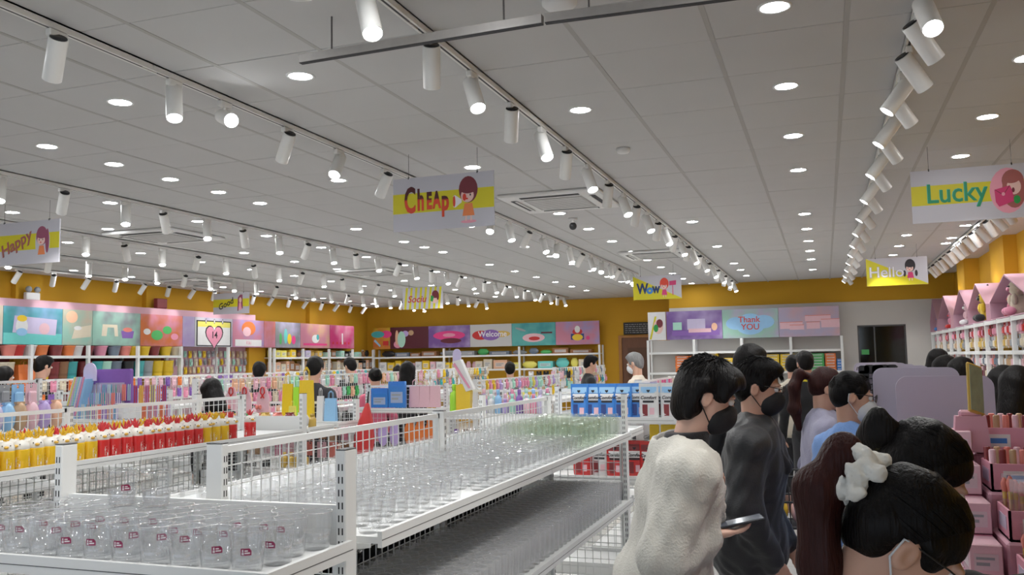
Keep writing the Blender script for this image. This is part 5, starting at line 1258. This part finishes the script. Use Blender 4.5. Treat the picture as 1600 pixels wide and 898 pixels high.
for i, (p, c) in enumerate(((910, 'red'), (936, 'white'), (962, 'red'), (990, 'red'), (1014, 'red'), (1036, 'white'))): pouch(c, 'darkred', (xpx(p, RY-.26, 700), RY-.26+.04*(i % 2), .73), 'on the lower board of the pouch rack', random.uniform(-.1, .1))
# yellow gloves hanging under the shelf
for i, p in enumerate((1022, 1040, 1054)):
    q = at_y(p, 655, RY-.30); t = thing('rubber_glove', 'yellow rubber glove hanging under the pouch shelf', 'glove', (q[0], RY-.30, 1.13), random.uniform(-.2, .2), 'rubber gloves')
    b = MB().rbox((0, 0, -.06), (.075, .018, .10), .006)
    b.build('glove_palm', pm('yellow', True), t)
    for j in range(4): MB().tube([(-.028+.019*j, 0, -.10), (-.034+.023*j, -.004, -.16-(.012 if j in (1, 2) else 0))], [.010, .007], 6).build('glove_finger', pm('yellow', True), t)
# ------------------------------------------------------------------ long shelf units beyond the cross aisle
W1 = 'on the long unit behind the refill pouches'; W2 = 'on the unit behind the chicken bottles'; W3 = 'on the stationery unit by the left wall'; W4 = 'on the middle unit past the glasses'; W5 = 'on the far unit before the back wall'
gondola('shelf_unit', 'long white shelf unit running back behind the refill pouches', -1.42, [7.0, 8.6, 10.2, 11.8], 1.44, .42, [1.12, .72])
hang('y', -1.37, 7.1, 11.8, (1.42, 1.27), ['pink', 'white', 'palepink', 'hotpink', 'cream', 'lavender'], W1, .11)
gondola('shelf_unit', 'long white shelf unit in the middle past the glasses', -3.62, [8.95, 10.5, 12.1], 1.42, .46, [1.12, .72])
hang('y', -3.57, 9.0, 12.0, (1.40, 1.26), ['yellow', 'lemon', 'pink', 'white', 'lilac', 'mint'], W4, .11)
gondola('shelf_unit', 'white shelf unit holding stationery packs near the left wall', -6.15, [2.6, 4.1, 5.56], 1.54, .46, [1.15, .735])
hang('y', -6.10, 3.6, 5.5, (1.50, 1.34), ['lavender', 'palepink', 'tan', 'lilac', 'skyblue', 'grey'], W3, .125, sc=1.3)
gondola('shelf_unit', 'long white shelf unit holding pens and hair clips', -5.75, [7.0, 8.6, 10.2, 11.8], 1.50, .46, [1.12, .72])
hang('y', -5.70, 7.05, 11.7, (1.48, 1.33, 1.17), ['pink', 'cream', 'white', 'mint', 'palepink', 'peach', 'green'], 'on the unit of pens and hair clips', .11)
gondola('shelf_unit', 'long white shelf unit nearest the left wall pictures', -8.35, [6.2, 7.8, 9.4, 11.0, 12.6], 1.50, .46, [1.12, .72])
hang('y', -8.30, 6.9, 12.5, (1.48, 1.33), ['pink', 'cream', 'lilac', 'white', 'palepink', 'orange', 'purple'], 'on the unit nearest the left wall pictures', .12)
for x, lab in ((-1.6, 'far white shelf unit before the brown door'), (-4.0, 'far white shelf unit before the Wow sign'), (-6.4, 'far white shelf unit under the Sociu sign'), (-8.8, 'far white shelf unit under the Good sign')):
    gondola('shelf_unit', lab, x, [13.2, 14.8, 16.4], 1.50, .44, [1.10, .7], lowmesh=False)
    hang('y', x+.05, 13.25, 16.4, (1.48, 1.32), ['white', 'grey', 'cream', 'yellow', 'pink', 'teal', 'slate'], 'on the '+lab.replace('white ', ''), .13)
    hang('x', 13.12, x-.42, x+.42, (1.44, 1.28), ['white', 'cream', 'lemon', 'palepink', 'mint', 'black'], 'at the end of the '+lab.replace('white ', ''), .12)
# --- middle end rack: blue trays, lilac bags, round lilac clocks, orange toys
MY = 8.8
x0, x1 = xpx(572, MY), xpx(700, MY)
rack('white end rack with blue trays and lilac gift bags', x0, x1, MY, 1.385, [1.13, .70])
def bx(kind, c, p0, p1, y, z0, z1, where, d=.10, rz=0):
    a, b = xpx(p0, y, 620), xpx(p1, y, 620); item(kind, c, ((a+b)/2, y, z0), where, rz, (b-a, d, z1-z0))
WM = 'on the rack of blue trays'
for k in range(5): bx('box', 'blue', 581, 607, MY-.30+.05*k, 1.135, 1.29+.012*k, WM, .04)
for k in range(5): bx('box', 'blue', 608, 634, MY-.30+.05*k, 1.135, 1.37+.01*k, 'taller in the rack of blue trays', .04)
for a in (648, 664, 680): bx('bag', 'palepink', a-8, a+8, MY-.22, 1.135, 1.36, 'standing in the rack of blue trays', .09)
for a in (580, 598, 616): bx('pouchlet', 'lilac', a-8, a+8, MY-.28, .72, .98, 'under the blue trays', .10)
for a, c in ((640, 'orange'), (656, 'orange'), (672, 'orange'), (688, 'yellow')): bx('pouchlet', c, a-9, a+9, MY-.26, .72, 1.0, 'under the lilac bags', .10)
# yellow standee, white slide display, clear green bottle pack
NY = 7.9
x0, x1 = xpx(703, NY), xpx(862, NY)
rack('white end rack with lavender bottles and a slanted white card display', x0, x1, NY, 1.36, [1.13, .70])
WN = 'on the rack with the slanted white display'
bx('bottle', 'lime', 702, 718, NY-.24, 1.135, 1.40, WN, .07)
for o in COL.objects[-1:]: o.scale = (1.3, 1.3, 1.6)
t = thing('card_display', 'yellow and white slanted card display with rounded top', 'display', (xpx(728, NY-.2), NY-.24, 1.135), .15)
MB().prism([(-.07, 0), (.06, 0), (.07, .20), (.03, .28), (-.07, .26)], -.05, .05, 'y').build('yellow_base', pm('yellow', True), t)
MB().prism([(-.10, .48), (-.02, .50), (.10, .22), (.03, .20)], -.06, .04, 'y').build('slanted_tray', M_WHT2, t)
MB().prism([(-.115, .44), (-.035, .44), (-.035, .55)]+[(-.075+.04*math.cos(a), .55+.05*math.sin(a)) for a in np.linspace(.2, math.pi-.2, 8)]+[(-.115, .55)], .02, .035, 'y').build('rounded_top', pm('lavender'), t)
for k in range(5): MB().prism([(-.09+.005*k, .46-.01), (-.075, .47), (.075, .235), (.06, .23)], -.07+.02*k, -.062+.02*k, 'y').build('pen', pm(('pink', 'skyblue', 'lilac', 'mint', 'white')[k], True), t)
for i in range(3):
    for k, p in enumerate(range(756, 856, 11)): item('bottle', ['lavender', 'lilac', 'palepink', 'white', 'mint', 'pink', 'skyblue', 'purple'][(k*3+i) % 8], (xpx(p, NY-.3+.1*i), NY-.30+.1*i, 1.135), WN, 0, (.95, .95, .8+.25*((k+i) % 3)))
for i, p in enumerate(range(712, 860, 16)): bx('pouchlet', ['purple', 'brown', 'tan', 'slate'][i % 4], p-7, p+7, NY-.2, .72, .98, 'low on the rack with the slanted white display', .09)
# --- hair claws with red ribbons, yellow and green bags
CY = 6.95
x0, x1 = xpx(345, CY), xpx(560, CY)
rack('white end rack of hair clips and yellow bags', x0, x1, CY, 1.30, [1.12, .70])
for i, p in enumerate((366, 387, 415)):
    q = at_y(p, 600, CY-.18); t = thing('clip_stand', 'pink clip stand topped by a red ribbon loop', 'display', (q[0], CY-.22, 1.12), 0, 'ribbon clip stands')
    MB().prism([(-.07, 0), (.07, 0), (.065, .20), (.03, .30), (-.03, .30), (-.065, .20)], 0, .01, 'y').build('back_card', pm('palepink'), t)
    MB().tube([(-.018, -.008, .20), (.022, -.008, .25), (.016, -.008, .29), (0, -.008, .30), (-.016, -.008, .29), (-.022, -.008, .25), (.018, -.008, .20)], .006, 6).build('ribbon', pm('red', True), t)
    for k in range(6): MB().sphere((-.05+.034*(k % 4), -.02, .05+.07*(k//4)), (.016, .014, .022), 8, 6).build('hair_clip', pm('coral', True), t)
for i, (a, b, h, c) in enumerate(((442, 458, .33, 'yellow'), (459, 468, .30, 'lime'), (468, 490, .36, 'yellow'), (452, 462, .14, 'lemon'), (496, 506, .22, 'white'), (508, 526, .20, 'skyblue'))): bx('bag', c, a, b, CY-.16-.14*(i == 3), 1.115, 1.115+h, 'on the rack of hair clips', .10)
hang('x', CY-.035, x0+.05, x1-.05, (1.06, .92), ['coral', 'palepink', 'tan', 'brown', 'pink'], 'hanging low on the rack of hair clips', .11)
for i, p in enumerate((445, 455, 466, 477)): item('bottle', 'gold', (xpx(p, CY-.3), CY-.30, .72), 'under the yellow bags', 0, (.9, .9, .8))
# --- pen rack with round-topped sign
PY = 6.9
x0, x1 = xpx(92, PY), xpx(268, PY)
rack('white end rack of pens with a round-topped sign', x0, x1, PY, 1.40, [1.13, .70])
WP = 'on the pen rack'
t = thing('pen_display', 'slanted pen tray with a round-topped lavender sign', 'display', (xpx(126, PY-.25), PY-.25, 1.135), 0)
MB().prism([(-.17, 0), (.02, 0), (.12, .38), (-.02, .38)], -.05, .05, 'y').build('tray', pm('skyblue'), t)
for k in range(9): MB().prism([(-.150+.018*k, .03), (-.140+.018*k, .03), (-.012+.0145*k, .40), (-.022+.0145*k, .40)], -.064, -.052, 'y').build('pen', pm(['white', 'lemon', 'palepink', 'lavender', 'mint', 'skyblue', 'white', 'lilac', 'pink'][k], True), t)
MB().prism([(.0, .36), (.155, .36), (.155, .45)]+[(.0775+.0775*math.cos(a), .45+.085*math.sin(a)) for a in np.linspace(.1, math.pi-.1, 10)]+[(.0, .45)], .03, .045, 'y').build('sign_top', pm('lavender'), t)
a, b = xpx(143, PY-.1), xpx(206, PY-.1)
item('box', 'purple', ((a+b)/2, PY-.10, 1.135), 'with printed flowers standing behind the pens', 0, (b-a, .04, .47))
PENC = ['mint', 'lemon', 'white', 'palepink', 'lilac', 'skyblue', 'teal', 'cream', 'pink', 'purple', 'orange']
def pens(px0, px1, y, z, h, where, pal):
    a, b = xpx(px0, y), xpx(px1, y); n = max(1, int((b-a)/.06))
    for i in range(n):
        c = pal[i % len(pal)]; key = ('pens', c, pal[(i+2) % len(pal)])
        if key not in _proto:
            m_ = MB()
            for k in range(5): m_.tube([(-.022+.011*k, 0, 0), (-.022+.011*k, 0, .13), (-.022+.011*k, 0, .145)], [.0045, .0045, .002], 6, mi=k % 2)
            _proto[key] = m_.mesh('pen_set', [pm(c, True), pm(key[2], True)])
        o = link('pen_set', _proto[key], None, (a+.03+i*(b-a)/n, y, z), 0); o.scale = (1, 1, h/.145)
        tag(o, 'set of %s and %s pens %s' % (NICE.get(c, c), NICE.get(key[2], key[2]), where), 'pens', 'pen sets '+where)
pens(128, 206, PY-.14, 1.30, .16, 'in the top tier of the pen rack', PENC); pens(124, 190, PY-.22, 1.23, .15, 'in the middle tier of the pen rack', PENC[2:]); pens(118, 186, PY-.30, 1.135, .14, 'in the bottom tier of the pen rack', PENC[4:]); pens(208, 262, PY-.2, 1.28, .17, 'right of the purple card', ['purple', 'orange', 'red', 'lemon', 'lilac']); pens(222, 268, PY-.28, 1.135, .14, 'low right on the pen rack', ['orange', 'lilac', 'coral'])
tag(MB().bbox((xpx(209, PY), PY-.23, 1.136), (xpx(264, PY), PY-.17, 1.279)).bbox((xpx(211, PY), PY-.235, 1.15), (xpx(262, PY), PY-.23, 1.26)).build('pen_step', M_WHT2), 'white block under the pens right of the purple card', 'riser')
for z, w_, d_ in ((1.225, 'middle', -.22), (1.295, 'top', -.14)):
    MB().bbox((xpx(118, PY), PY+d_-.03, z-.09 if False else 1.136), (xpx(206, PY), PY+d_+.03, z)).build('pen_step', M_WHT2)
    tag(COL.objects[-1], 'white stepped block under the %s pen tier' % w_, 'riser')
# --- goods seen under and through the near units
for k in range(16):
    y = 1.6+k*.24
    for r in range(2): item('bowl', ['grey', 'darkred', 'white', 'slate', 'green', 'tan'][(k+r*2) % 6], (-3.78-.2*r, y, .72), 'on the lower board under the chicken bottles', 0, (.085, .085, .12))
for k in range(17):
    y = 2.35+k*.19
    for r in range(2): item('bowl', 'black', (-1.95-.2*r, y, .72), 'on the lower board behind the tall glasses', 0, (.088, .088, .20))
for i, p in enumerate(range(-10, 104, 19)):
    q = at_x(p, 622, -5.66); item('pouchlet', ['lavender', 'skyblue', 'tan', 'palepink', 'lilac', 'peach'][i % 6], (-5.64, q[1], 1.16), 'leaning on the stationery unit', math.pi/2, (.12, .3, .22))
# wall goods: left wall, back wall, Thank YOU wall, toy wall
hang('y', XL+.045, 13.75, 16.5, (1.92, 1.76, 1.60), ['cream', 'white', 'yellow', 'mint', 'tan', 'grey'], 'on the pink-backed wall shelf', .13, sc=1.05)
def shelf_boxes(axis, fix, a0, a1, z, pal, where, hmax=.2, w=(.12, .24)):
    a = a0
    while a < a1:
        L = random.uniform(*w); h = random.uniform(.55, 1)*hmax; c = random.choice(pal); loc = (a+L/2, fix, z) if axis == 'x' else (fix, a+L/2, z)
        item(random.choice(['box', 'box', 'pouchlet']), c, loc, where, 0 if axis == 'x' else math.pi/2, (L*.92, .24, h)); a += L+.01
shelf_boxes('y', XL+.22, 16.8, 18.2, 1.78, ['yellow', 'lemon', 'lavender', 'brown'], 'on the top board in the left back corner', .19)
shelf_boxes('y', XL+.22, 18.2, 21.1, 1.78, ['mint', 'brown', 'teal', 'black', 'gold'], 'on the top board in the left back corner', .18)
shelf_boxes('y', XL+.22, 16.8, 21.1, 1.45, ['tan', 'brown', 'peach', 'cream', 'black'], 'on the middle board in the left back corner', .26)
shelf_boxes('x', YB-.22, -11.4, -5.75, 1.76, ['slate', 'green', 'brown', 'black', 'grey'], 'on the top board under the Welcome picture', .17, (.25, .6))
shelf_boxes('x', YB-.22, -11.4, -8.6, 1.40, ['palepink', 'yellow', 'lemon', 'white'], 'on the middle board under the Welcome picture', .26)
shelf_boxes('x', YB-.22, -8.6, -5.7, 1.40, ['lemon', 'cream', 'aqua', 'peach', 'grey'], 'on the middle board under the Welcome picture', .28, (.2, .45))
def stack(x0, x1, z, n, c, where, h=.055):
    for k in range(n): item('box', c, ((x0+x1)/2, YS-.25, z+k*(h+.002)), where, random.uniform(-.04, .04), (x1-x0, .24, h))
for x in np.arange(-2.95, -.7, .3): stack(x, x+.28, 1.30, random.randint(5, 7), 'yellow' if x > -2.6 else 'orange', 'stacked under the Thank YOU picture')
stack(-.62, -.34, 1.30, 3, 'yellow', 'stacked beside the green cartons'); stack(-.30, .0-.02, 1.30, 6, 'green', 'in the stack by the orange cartons'); stack(-.0, .20, 1.30, 6, 'orange', 'in the stack by the green cartons'); stack(.215, .30, 1.30, 4, 'blue', 'in the small stack by the orange cartons')
for z, pal, wh in ((1.95, ['palepink', 'red', 'pink', 'darkred'], 'hanging high on the toy wall'), (1.80, ['tan', 'gold', 'cream', 'grey', 'peach'], 'hanging second on the toy wall'), (1.58, ['white', 'slate', 'palepink', 'coral', 'tan'], 'hanging third on the toy wall'), (1.42, ['palepink', 'white', 'maroon', 'grey', 'cream'], 'hanging fourth on the toy wall'), (1.16, ['palepink', 'red', 'white'], 'hanging low on the toy wall')):
    a = 8.6
    while a < 18.3:
        PACKS.append((random.choice(pal), (RX+.06, a, z), wh, -math.pi/2, (1.25, 1.1, 1.12))); a += .135
q = at_x(38, 575, XL+.25); item('bag', 'orange', (XL+.27, q[1], 1.45), 'standing on the middle board of the left wall shelf', math.pi/2, (.34, .34, .24))
# folded umbrella leaning by the clip rack, dark planter beside it
t = thing('umbrella', 'folded red umbrella leaning at the end of the hair clip rack', 'umbrella', (xpx(556, CY-.05), CY-.12, 0.02), 0); t.rotation_euler = (0, math.radians(7), 0)
MB().lathe([(.008, .30), (.03, .34), (.075, .75), (.085, .95), (.06, 1.10), (.016, 1.25), (.008, 1.26)], 10, flute=lambda j, k: .14 if k % 2 else -.1).build('folded_canopy', pm('red'), t)
MB().tube([(0, 0, 0), (0, 0, .7), (0, 0, 1.36)], .007, 6).build('shaft', M_BLK, t)
# goods on the far end shelves of the two near units
for i in range(9): item('bottle', ['gold', 'gold', 'green', 'white'][i % 4], (-4.52+.1*i, 5.56+.30, 1.136), 'at the far end of the chicken bottle unit', 0, (.9, .9, .62))
for i in range(8): item('pouchlet', ['gold', 'coral', 'darkred', 'white'][i % 4], (-4.50+.11*i, 5.56+.18, 1.136), 'behind the gold bottles', 0, (.09, .4, .12))
for i in range(5): item('bowl', ['gold', 'white', 'mint'][i % 3], (-2.1+.17*i, 5.56+.28, 1.136), 'at the far end of the glass unit', 0, (.075, .075, .12))
flush_packs()
# ================================================================== RIGHT-HAND DISPLAYS
M_LAV = mat('lavender_board', (.50, .46, .58), .55, noise=.03, nscale=4); M_LAV2 = mat('lavender_shelf', (.46, .43, .54), .6, noise=.04, nscale=4)
M_PNK = mat('pink_tray', (.72, .33, .42), .45, noise=.04, nscale=8); M_PNK2 = mat('pink_card', (.66, .36, .44), .55, noise=.04, nscale=8)
G_BAG = glass_mat('clear_film', (.95, .93, .93), .5, .95, .06, haze=.08, hcol=(.8, .74, .72))
def rrect(x0, z0, x1, z1, r, n=5):
    out = []
    for cx, cz, a in ((x1-r, z0+r, -math.pi/2), (x1-r, z1-r, 0), (x0+r, z1-r, math.pi/2), (x0+r, z0+r, math.pi)):
        for k in range(n+1): out.append((cx+r*math.cos(a+k*math.pi/2/n), cz+r*math.sin(a+k*math.pi/2/n)))
    return out
CTZ = 1.27
CT = thing('display_counter', 'lavender counter with rounded divider boards and sunglasses', 'counter', (.62, 3.3, 0))
MB().bbox((-.34, 0, .0), (.05, 4.6, CTZ-.03)).build('cabinet', M_LAV2, CT); MB().rbox((-.145, 2.3, CTZ-.015), (.42, 4.66, .03), .008).build('counter_top', mat('counter_grey', (.42, .42, .42), .5, noise=.05), CT)
for k, (p0, p1, y, top) in enumerate(((1399, 1553, 3.78, 587), (1365, 1500, 4.35, 574), (1364, 1478, 4.7, 574), (1353, 1455, 5.4, 571), (1343, 1435, 6.1, 569), (1338, 1420, 6.8, 567), (1335, 1410, 7.4, 566))):
    a, b = xpx(p0, y), xpx(p1, y); z = at_y((p0+p1)/2, top, y)[2]
    MB().prism(rrect(a-.62, CTZ+.001, b-.62, z, .045), y-3.3-.006, y-3.3+.006, 'y').build('divider_board', M_LAV, CT)
def shades(x, y, z, rz, lab):
    t = thing('sunglasses', lab, 'sunglasses', (x, y, z), rz, 'sunglasses on the divider boards'); b = MB()
    for e in (-1, 1): b.prism(rrect(e*.036-.029, -.023, e*.036+.029, .023, .016), -.004, .004, 'y')
    b.build('lens', M_BLK, t); b = MB().bbox((-.01, -.003, .004), (.01, .003, .010))
    for e in (-1, 1): b.tube([(e*.065, 0, .012), (e*.068, .06, .012), (e*.068, .12, -.004)], .003, 5)
    b.build('temple', M_BLK, t)
for k, py in enumerate((577, 585, 593, 602, 611, 622)): q = at_y(1357, py, 5.37); shades(q[0]+.01, 5.34-.0, q[2], 0, 'black sunglasses in the column on the lavender divider')
for k, p in enumerate((1369, 1382)): q = at_y(p, 573, 5.37); shades(q[0], 5.34, q[2]-.01, 0, 'black sunglasses along the top of the lavender divider')
# red packets in a heap on the counter before the nearest board
for k in range(34):
    p = random.uniform(1418, 1498); y = 3.36+random.random()*.30; x = xpx(p, y, 660)
    if x < .31 or x > .62: continue
    lay = k//13
    t = thing('snack_packet', '%s crumpled packet in the heap before the lavender board' % ('red' if k % 4 else 'silver and pink'), 'packet', (x, y, CTZ+.001+.022*lay), random.uniform(0, 3), 'heap of packets')
    MB().sphere((0, 0, .014), (.052, .036, .013), 10, 6).build('packet_body', pm('red' if k % 4 else 'palepink', True), t)
    MB().box((.055, 0, .013), (.014, .05, .002)).box((-.055, 0, .013), (.014, .05, .002)).build('crimped_end', pm('white', True), t)
# stepped pink cosmetics stand
B0 = .90
ST = thing('cosmetics_stand', 'stepped pink cosmetics stand with trays of brushes', 'display', (.72, 2.55, 0))
MB().bbox((-.36, -.95, 0), (.40, .66, B0-.03)).build('cabinet', M_LAV2, ST); MB().rbox((.02, -.145, B0-.016), (.80, 1.64, .03), .01).build('stand_top', M_WHT2, ST)
def tray(x, y, z, w, d, h, lab, fill, rz=0, n=6):
    t = thing('cosmetic_tray', lab, 'tray', (x, y, z), rz, 'pink cosmetic trays')
    b = MB().bbox((-w/2, -d/2, 0), (w/2, d/2, .006))
    for lo, hi in (((-w/2, -d/2), (w/2, -d/2+.006)), ((-w/2, d/2-.006), (w/2, d/2)), ((-w/2, -d/2), (-w/2+.006, d/2)), ((w/2-.006, -d/2), (w/2, d/2))): b.bbox((lo[0], lo[1], 0), (hi[0], hi[1], h))
    b.build('tray_box', M_PNK, t); MB().bbox((-w*.3, -d/2-.0012, h*.25), (w*.1, -d/2-.0002, h*.75)).build('price_card', pm('white'), t); MB().bbox((-w*.25, -d/2-.0018, h*.4), (w*.04, -d/2-.0012, h*.6)).build('price_print', pm('blue'), t)
    MB().bbox((-w/2-.0012, -d*.3, h*.3), (-w/2-.0002, d*.3, h*.75)).build('side_window', M_LAV, t)
    for i in range(n):
        xx = -w/2+w*(i+.5)/n
        for j in range(2):
            yy = -d*.25+d*.5*j; L = random.uniform(.12, .16)
            if fill == 'brush':
                br_ = MB().tube([(xx, yy, .008), (xx+.003, yy+.008, L*.62)], .0045, 6).build('brush_handle', pm('tan', True), t)
                MB().tube([(xx+.003, yy+.008, L*.62), (xx+.0035, yy+.01, L*.75)], .0055, 6).build('ferrule', pm('gold', True), br_); MB().tube([(xx+.0035, yy+.01, L*.75), (xx+.004, yy+.012, L*.9), (xx+.004, yy+.013, L)], [.006, .010, .003], 7).build('bristles', pm('coral'), br_)
            else:
                tb = MB().lathe([(.011, 0), (.012, .004), (.012, .06), (.009, .064), (.009, .10), (.007, .103)], 8, (xx, yy, .007)).build('lip_tube', pm(['palepink', 'darkred', 'tan', 'coral'][(i+j) % 4], True), t)
    if fill == 'brush':
        for q_ in (-.35, .35): MB().bbox((-w/2+.01, d*(q_-.01), .01), (w/2-.01, d*(q_+.01), .15)).build('clear_film', G_BAG, t)
    return t
def riser(x0, x1, y0, y1, z0, z1, lab): tag(MB().rbox(((x0+x1)/2, (y0+y1)/2, (z0+z1)/2), (x1-x0, y1-y0, z1-z0), .006).rbox(((x0+x1)/2, y0-.003, (z0+z1)/2), ((x1-x0)*.8, .006, (z1-z0)*.6), .003).build('display_riser', M_PNK2), lab, 'riser', 'pink risers')
STEPS = ((3.02, .42, 'top', 'tube'), (2.80, .34, 'fourth', 'brush'), (2.58, .25, 'third', 'brush'), (2.36, .16, 'second', 'brush'), (2.14, .07, 'first', 'brush'))
for y, hh, nm, fl in STEPS:
    riser(.40, 1.10, y-.105, y+.105, B0, B0+hh, 'pink riser forming the %s step of the cosmetics stand' % nm)
    for i, x in enumerate((.485, .645, .805, .965)):
        tray(x, y-.01, B0+hh, .15, .16, .075, 'pink tray of %s on the %s step of the stand' % ('lip tubes' if fl == 'tube' else 'makeup brushes', nm), fl if not (nm == 'fourth' and i == 0) else 'tube')
for i in range(3): tray(.485+.17*i, 1.90, B0, .15, .16, .075, 'pink tray of brushes at the near end of the stand', 'brush')
for i in range(5):
    for k in range(2+i): item('box', ['pink', 'palepink'][(i+k) % 2], (.352, 2.40+.13*i, B0+k*.082), 'stacked along the left edge of the cosmetics stand', 0, (.075, .12, .08))
# phone standing on the top step
q = at_y(1524, 640, 2.93); t = tag(link('phone', None, None, (q[0], 2.915, B0+.42+.19)), 'gold-cased phone standing up among the cosmetic trays', 'phone'); t.rotation_euler = (math.radians(-8), math.radians(14), math.radians(50))
MB().rbox((0, 0, 0), (.072, .010, .15), .004).build('case', pm('gold', True), t); MB().bbox((-.032, -.006, -.068), (.032, -.0051, .068)).build('screen', mat('phone_screen_lit', (.30, .42, .36), .2, noise=.3, nscale=30), t)
tag(MB().prism([(-.05, 0), (.05, 0), (.04, .105), (-.04, .105)], -.02, .02, 'y').rbox((0, 0, .112), (.06, .024, .02), .006).build('phone_stand', M_PNK2, None, (q[0]-.018, 2.915, B0+.426)), 'small pink stand carrying the gold phone', 'stand')
# shopping basket on the aisle floor
bq = at_d(1246, 760, 4.6); t = thing('shopping_basket', 'black wire trolley basket with goods by the blue tee', 'basket', (bq[0], bq[1], .0))
b = MB(); w, d, z0, z1 = .20, .15, .74, 1.0
for z, k in ((z0, .85), (z0+.13, .93), (z1, 1.0)): b.tube([(-w*k, -d*k, z), (w*k, -d*k, z), (w*k, d*k, z), (-w*k, d*k, z), (-w*k, -d*k, z)], .006, 5)
for i in range(11):
    f = -1+2*i/10
    for e in (-1, 1): b.tube([(f*w*.85, e*d*.85, z0), (f*w, e*d, z1)], .003, 4); b.tube([(e*w*.85, f*d*.85, z0), (e*w, f*d, z1)], .003, 4)
b.build('wire_basket', pm('black'), t)
fr_ = MB()
for e in (-1, 1):
    for g_ in (-1, 1): fr_.tube([(e*.17, g_*.12, .05), (e*.17, g_*.12, z0)], .01, 6)
fr_.build('trolley_frame', pm('black'), t); MB().bbox((-.17, -.12, z0-.01), (.17, .12, z0)).build('basket_floor', pm('black'), t)
MB().tube([(-w, -d, z1), (-w-.05, -d, z1+.10), (-w-.05, d, z1+.10), (-w, d, z1)], .011, 7).build('handle', pm('black'), t)
for i in range(4): MB().lathe([(.035, 0), (.035, .025), (.03, .03)], 8).build('caster', pm('grey'), t, ((-1)**i*.17, (-1 if i < 2 else 1)*.12, .0))
for i, c in enumerate(('yellow', 'palepink', 'white')): item('pouchlet', c, (bq[0]-.09+.09*i, bq[1], z0+.001), 'inside the trolley basket', 0, (.08, .3, .13))
# ================================================================== SHOPPERS FURTHER BACK
far = dict(vox=.02, hvox=.011, facevis=False)
BUSY = [(-1.90, -.92, 6.4, 11.9), (-4.14, -3.1, 8.3, 12.2), (-6.27, -5.2, 6.5, 11.9), (-8.87, -7.8, 6.1, 12.7), (-6.70, -5.6, 2.5, 5.7), (-4.75, -3.5, .7, 6.05), (-2.36, -1.1, 1.7, 6.05), (.2, .72, 3.2, 8.0), (.3, 1.2, 1.5, 3.25), (1.85, 2.5, 0, 19), (-12, -11.4, 0, 22), (-3.1, 2.5, 18.3, 22), (-12, -3, 21.1, 22)]+[(x-.5, x+.5, 13.0, 16.5) for x in (-1.6, -4.0, -6.4, -8.8)]+[(xpx(a, y), xpx(b, y), y-.45, y+.05) for a, b, y in ((572, 700, MY), (703, 862, NY), (345, 560, CY), (92, 268, PY), (868, 1066, RY))]
SPOT = []
def fp(label, hpx, Z, heading, lock=False, **k):
    best = Z if lock else None
    for dz in np.arange(0, 5, .1):
        for e in (1, -1):
            H = at_d(hpx[0], hpx[1], Z+e*dz); ok = Z+e*dz > 4 and not any(a-.24 < H[0] < b+.24 and c-.24 < H[1] < d+.24 for a, b, c, d in BUSY) and all((H[0]-u)**2+(H[1]-v)**2 > .2 for u, v in SPOT)
            if ok and best is None: best = Z+e*dz; SPOT.append((H[0], H[1]))
    person(label, None, best or Z, heading, 1.6, head=hpx, **{**far, **k})
fp('grey-haired shopper in a white mask and cream shirt', (992, 567), 9.2, 75, hair=H_GREY, mask=C_MASKW, top=C_CREAM)
fp('dark-haired shopper before the brown door', (923, 568), 13.0, -60)
fp('dark-haired shopper behind the refill pouches', (797, 578), 10.5, 20)
fp('shopper with hair tied up in a pink top', (586, 590), 10.4, 40, style='bun', top=C_PINK, female=True)
fp('shopper behind the yellow packs', (637, 580), 10.5, 10, style='long', female=True); fp('second shopper behind the yellow packs', (622, 583), 11.6, 40)
fp('shopper with fluffy black hair near the yellow bags', (492, 576), 9.8, 15, top=C_DARK)
fp('shopper beyond the fluffy-haired shopper', (547, 572), 12.5, 60); fp('shopper behind the ribbon clips', (405, 581), 10.4, 30)
fp('long-haired shopper in black bending over the stationery', (330, 612), 7.55, 60, lock=True, style='long', female=True, lean=.35, nod=.4)
fp('dark-haired shopper by the orange bins', (68, 572), 10.6, -10); fp('shopper at the stationery unit edge', (8, 588), 9.4, -20, style='long', female=True)
fp('staff member in black and yellow polo before the stacked cartons', (1258, 568), 8.6, 10, top=C_BLACK, collar=C_YEL); fp('shopper in white behind the staff member', (1240, 572), 9.4, -20, top=C_CREAM)
fp('shopper half hidden between the two masked shoppers', (1172, 570), 5.4, -40, top=C_BLACK)
fp('first shopper at the toy wall', (1468, 562), 9.5, -80, style='long', female=True); fp('second shopper at the toy wall', (1480, 576), 7.6, -80, style='long', female=True); fp('third shopper at the toy wall', (1505, 580), 7.3, -70, style='long', female=True)
fp('shopper in black with a hat at the toy wall', (1592, 605), 4.3, -40, style='long', female=True); fp('shopper in striped top beside the toy wall', (1572, 600), 5.4, -60, style='long', female=True)
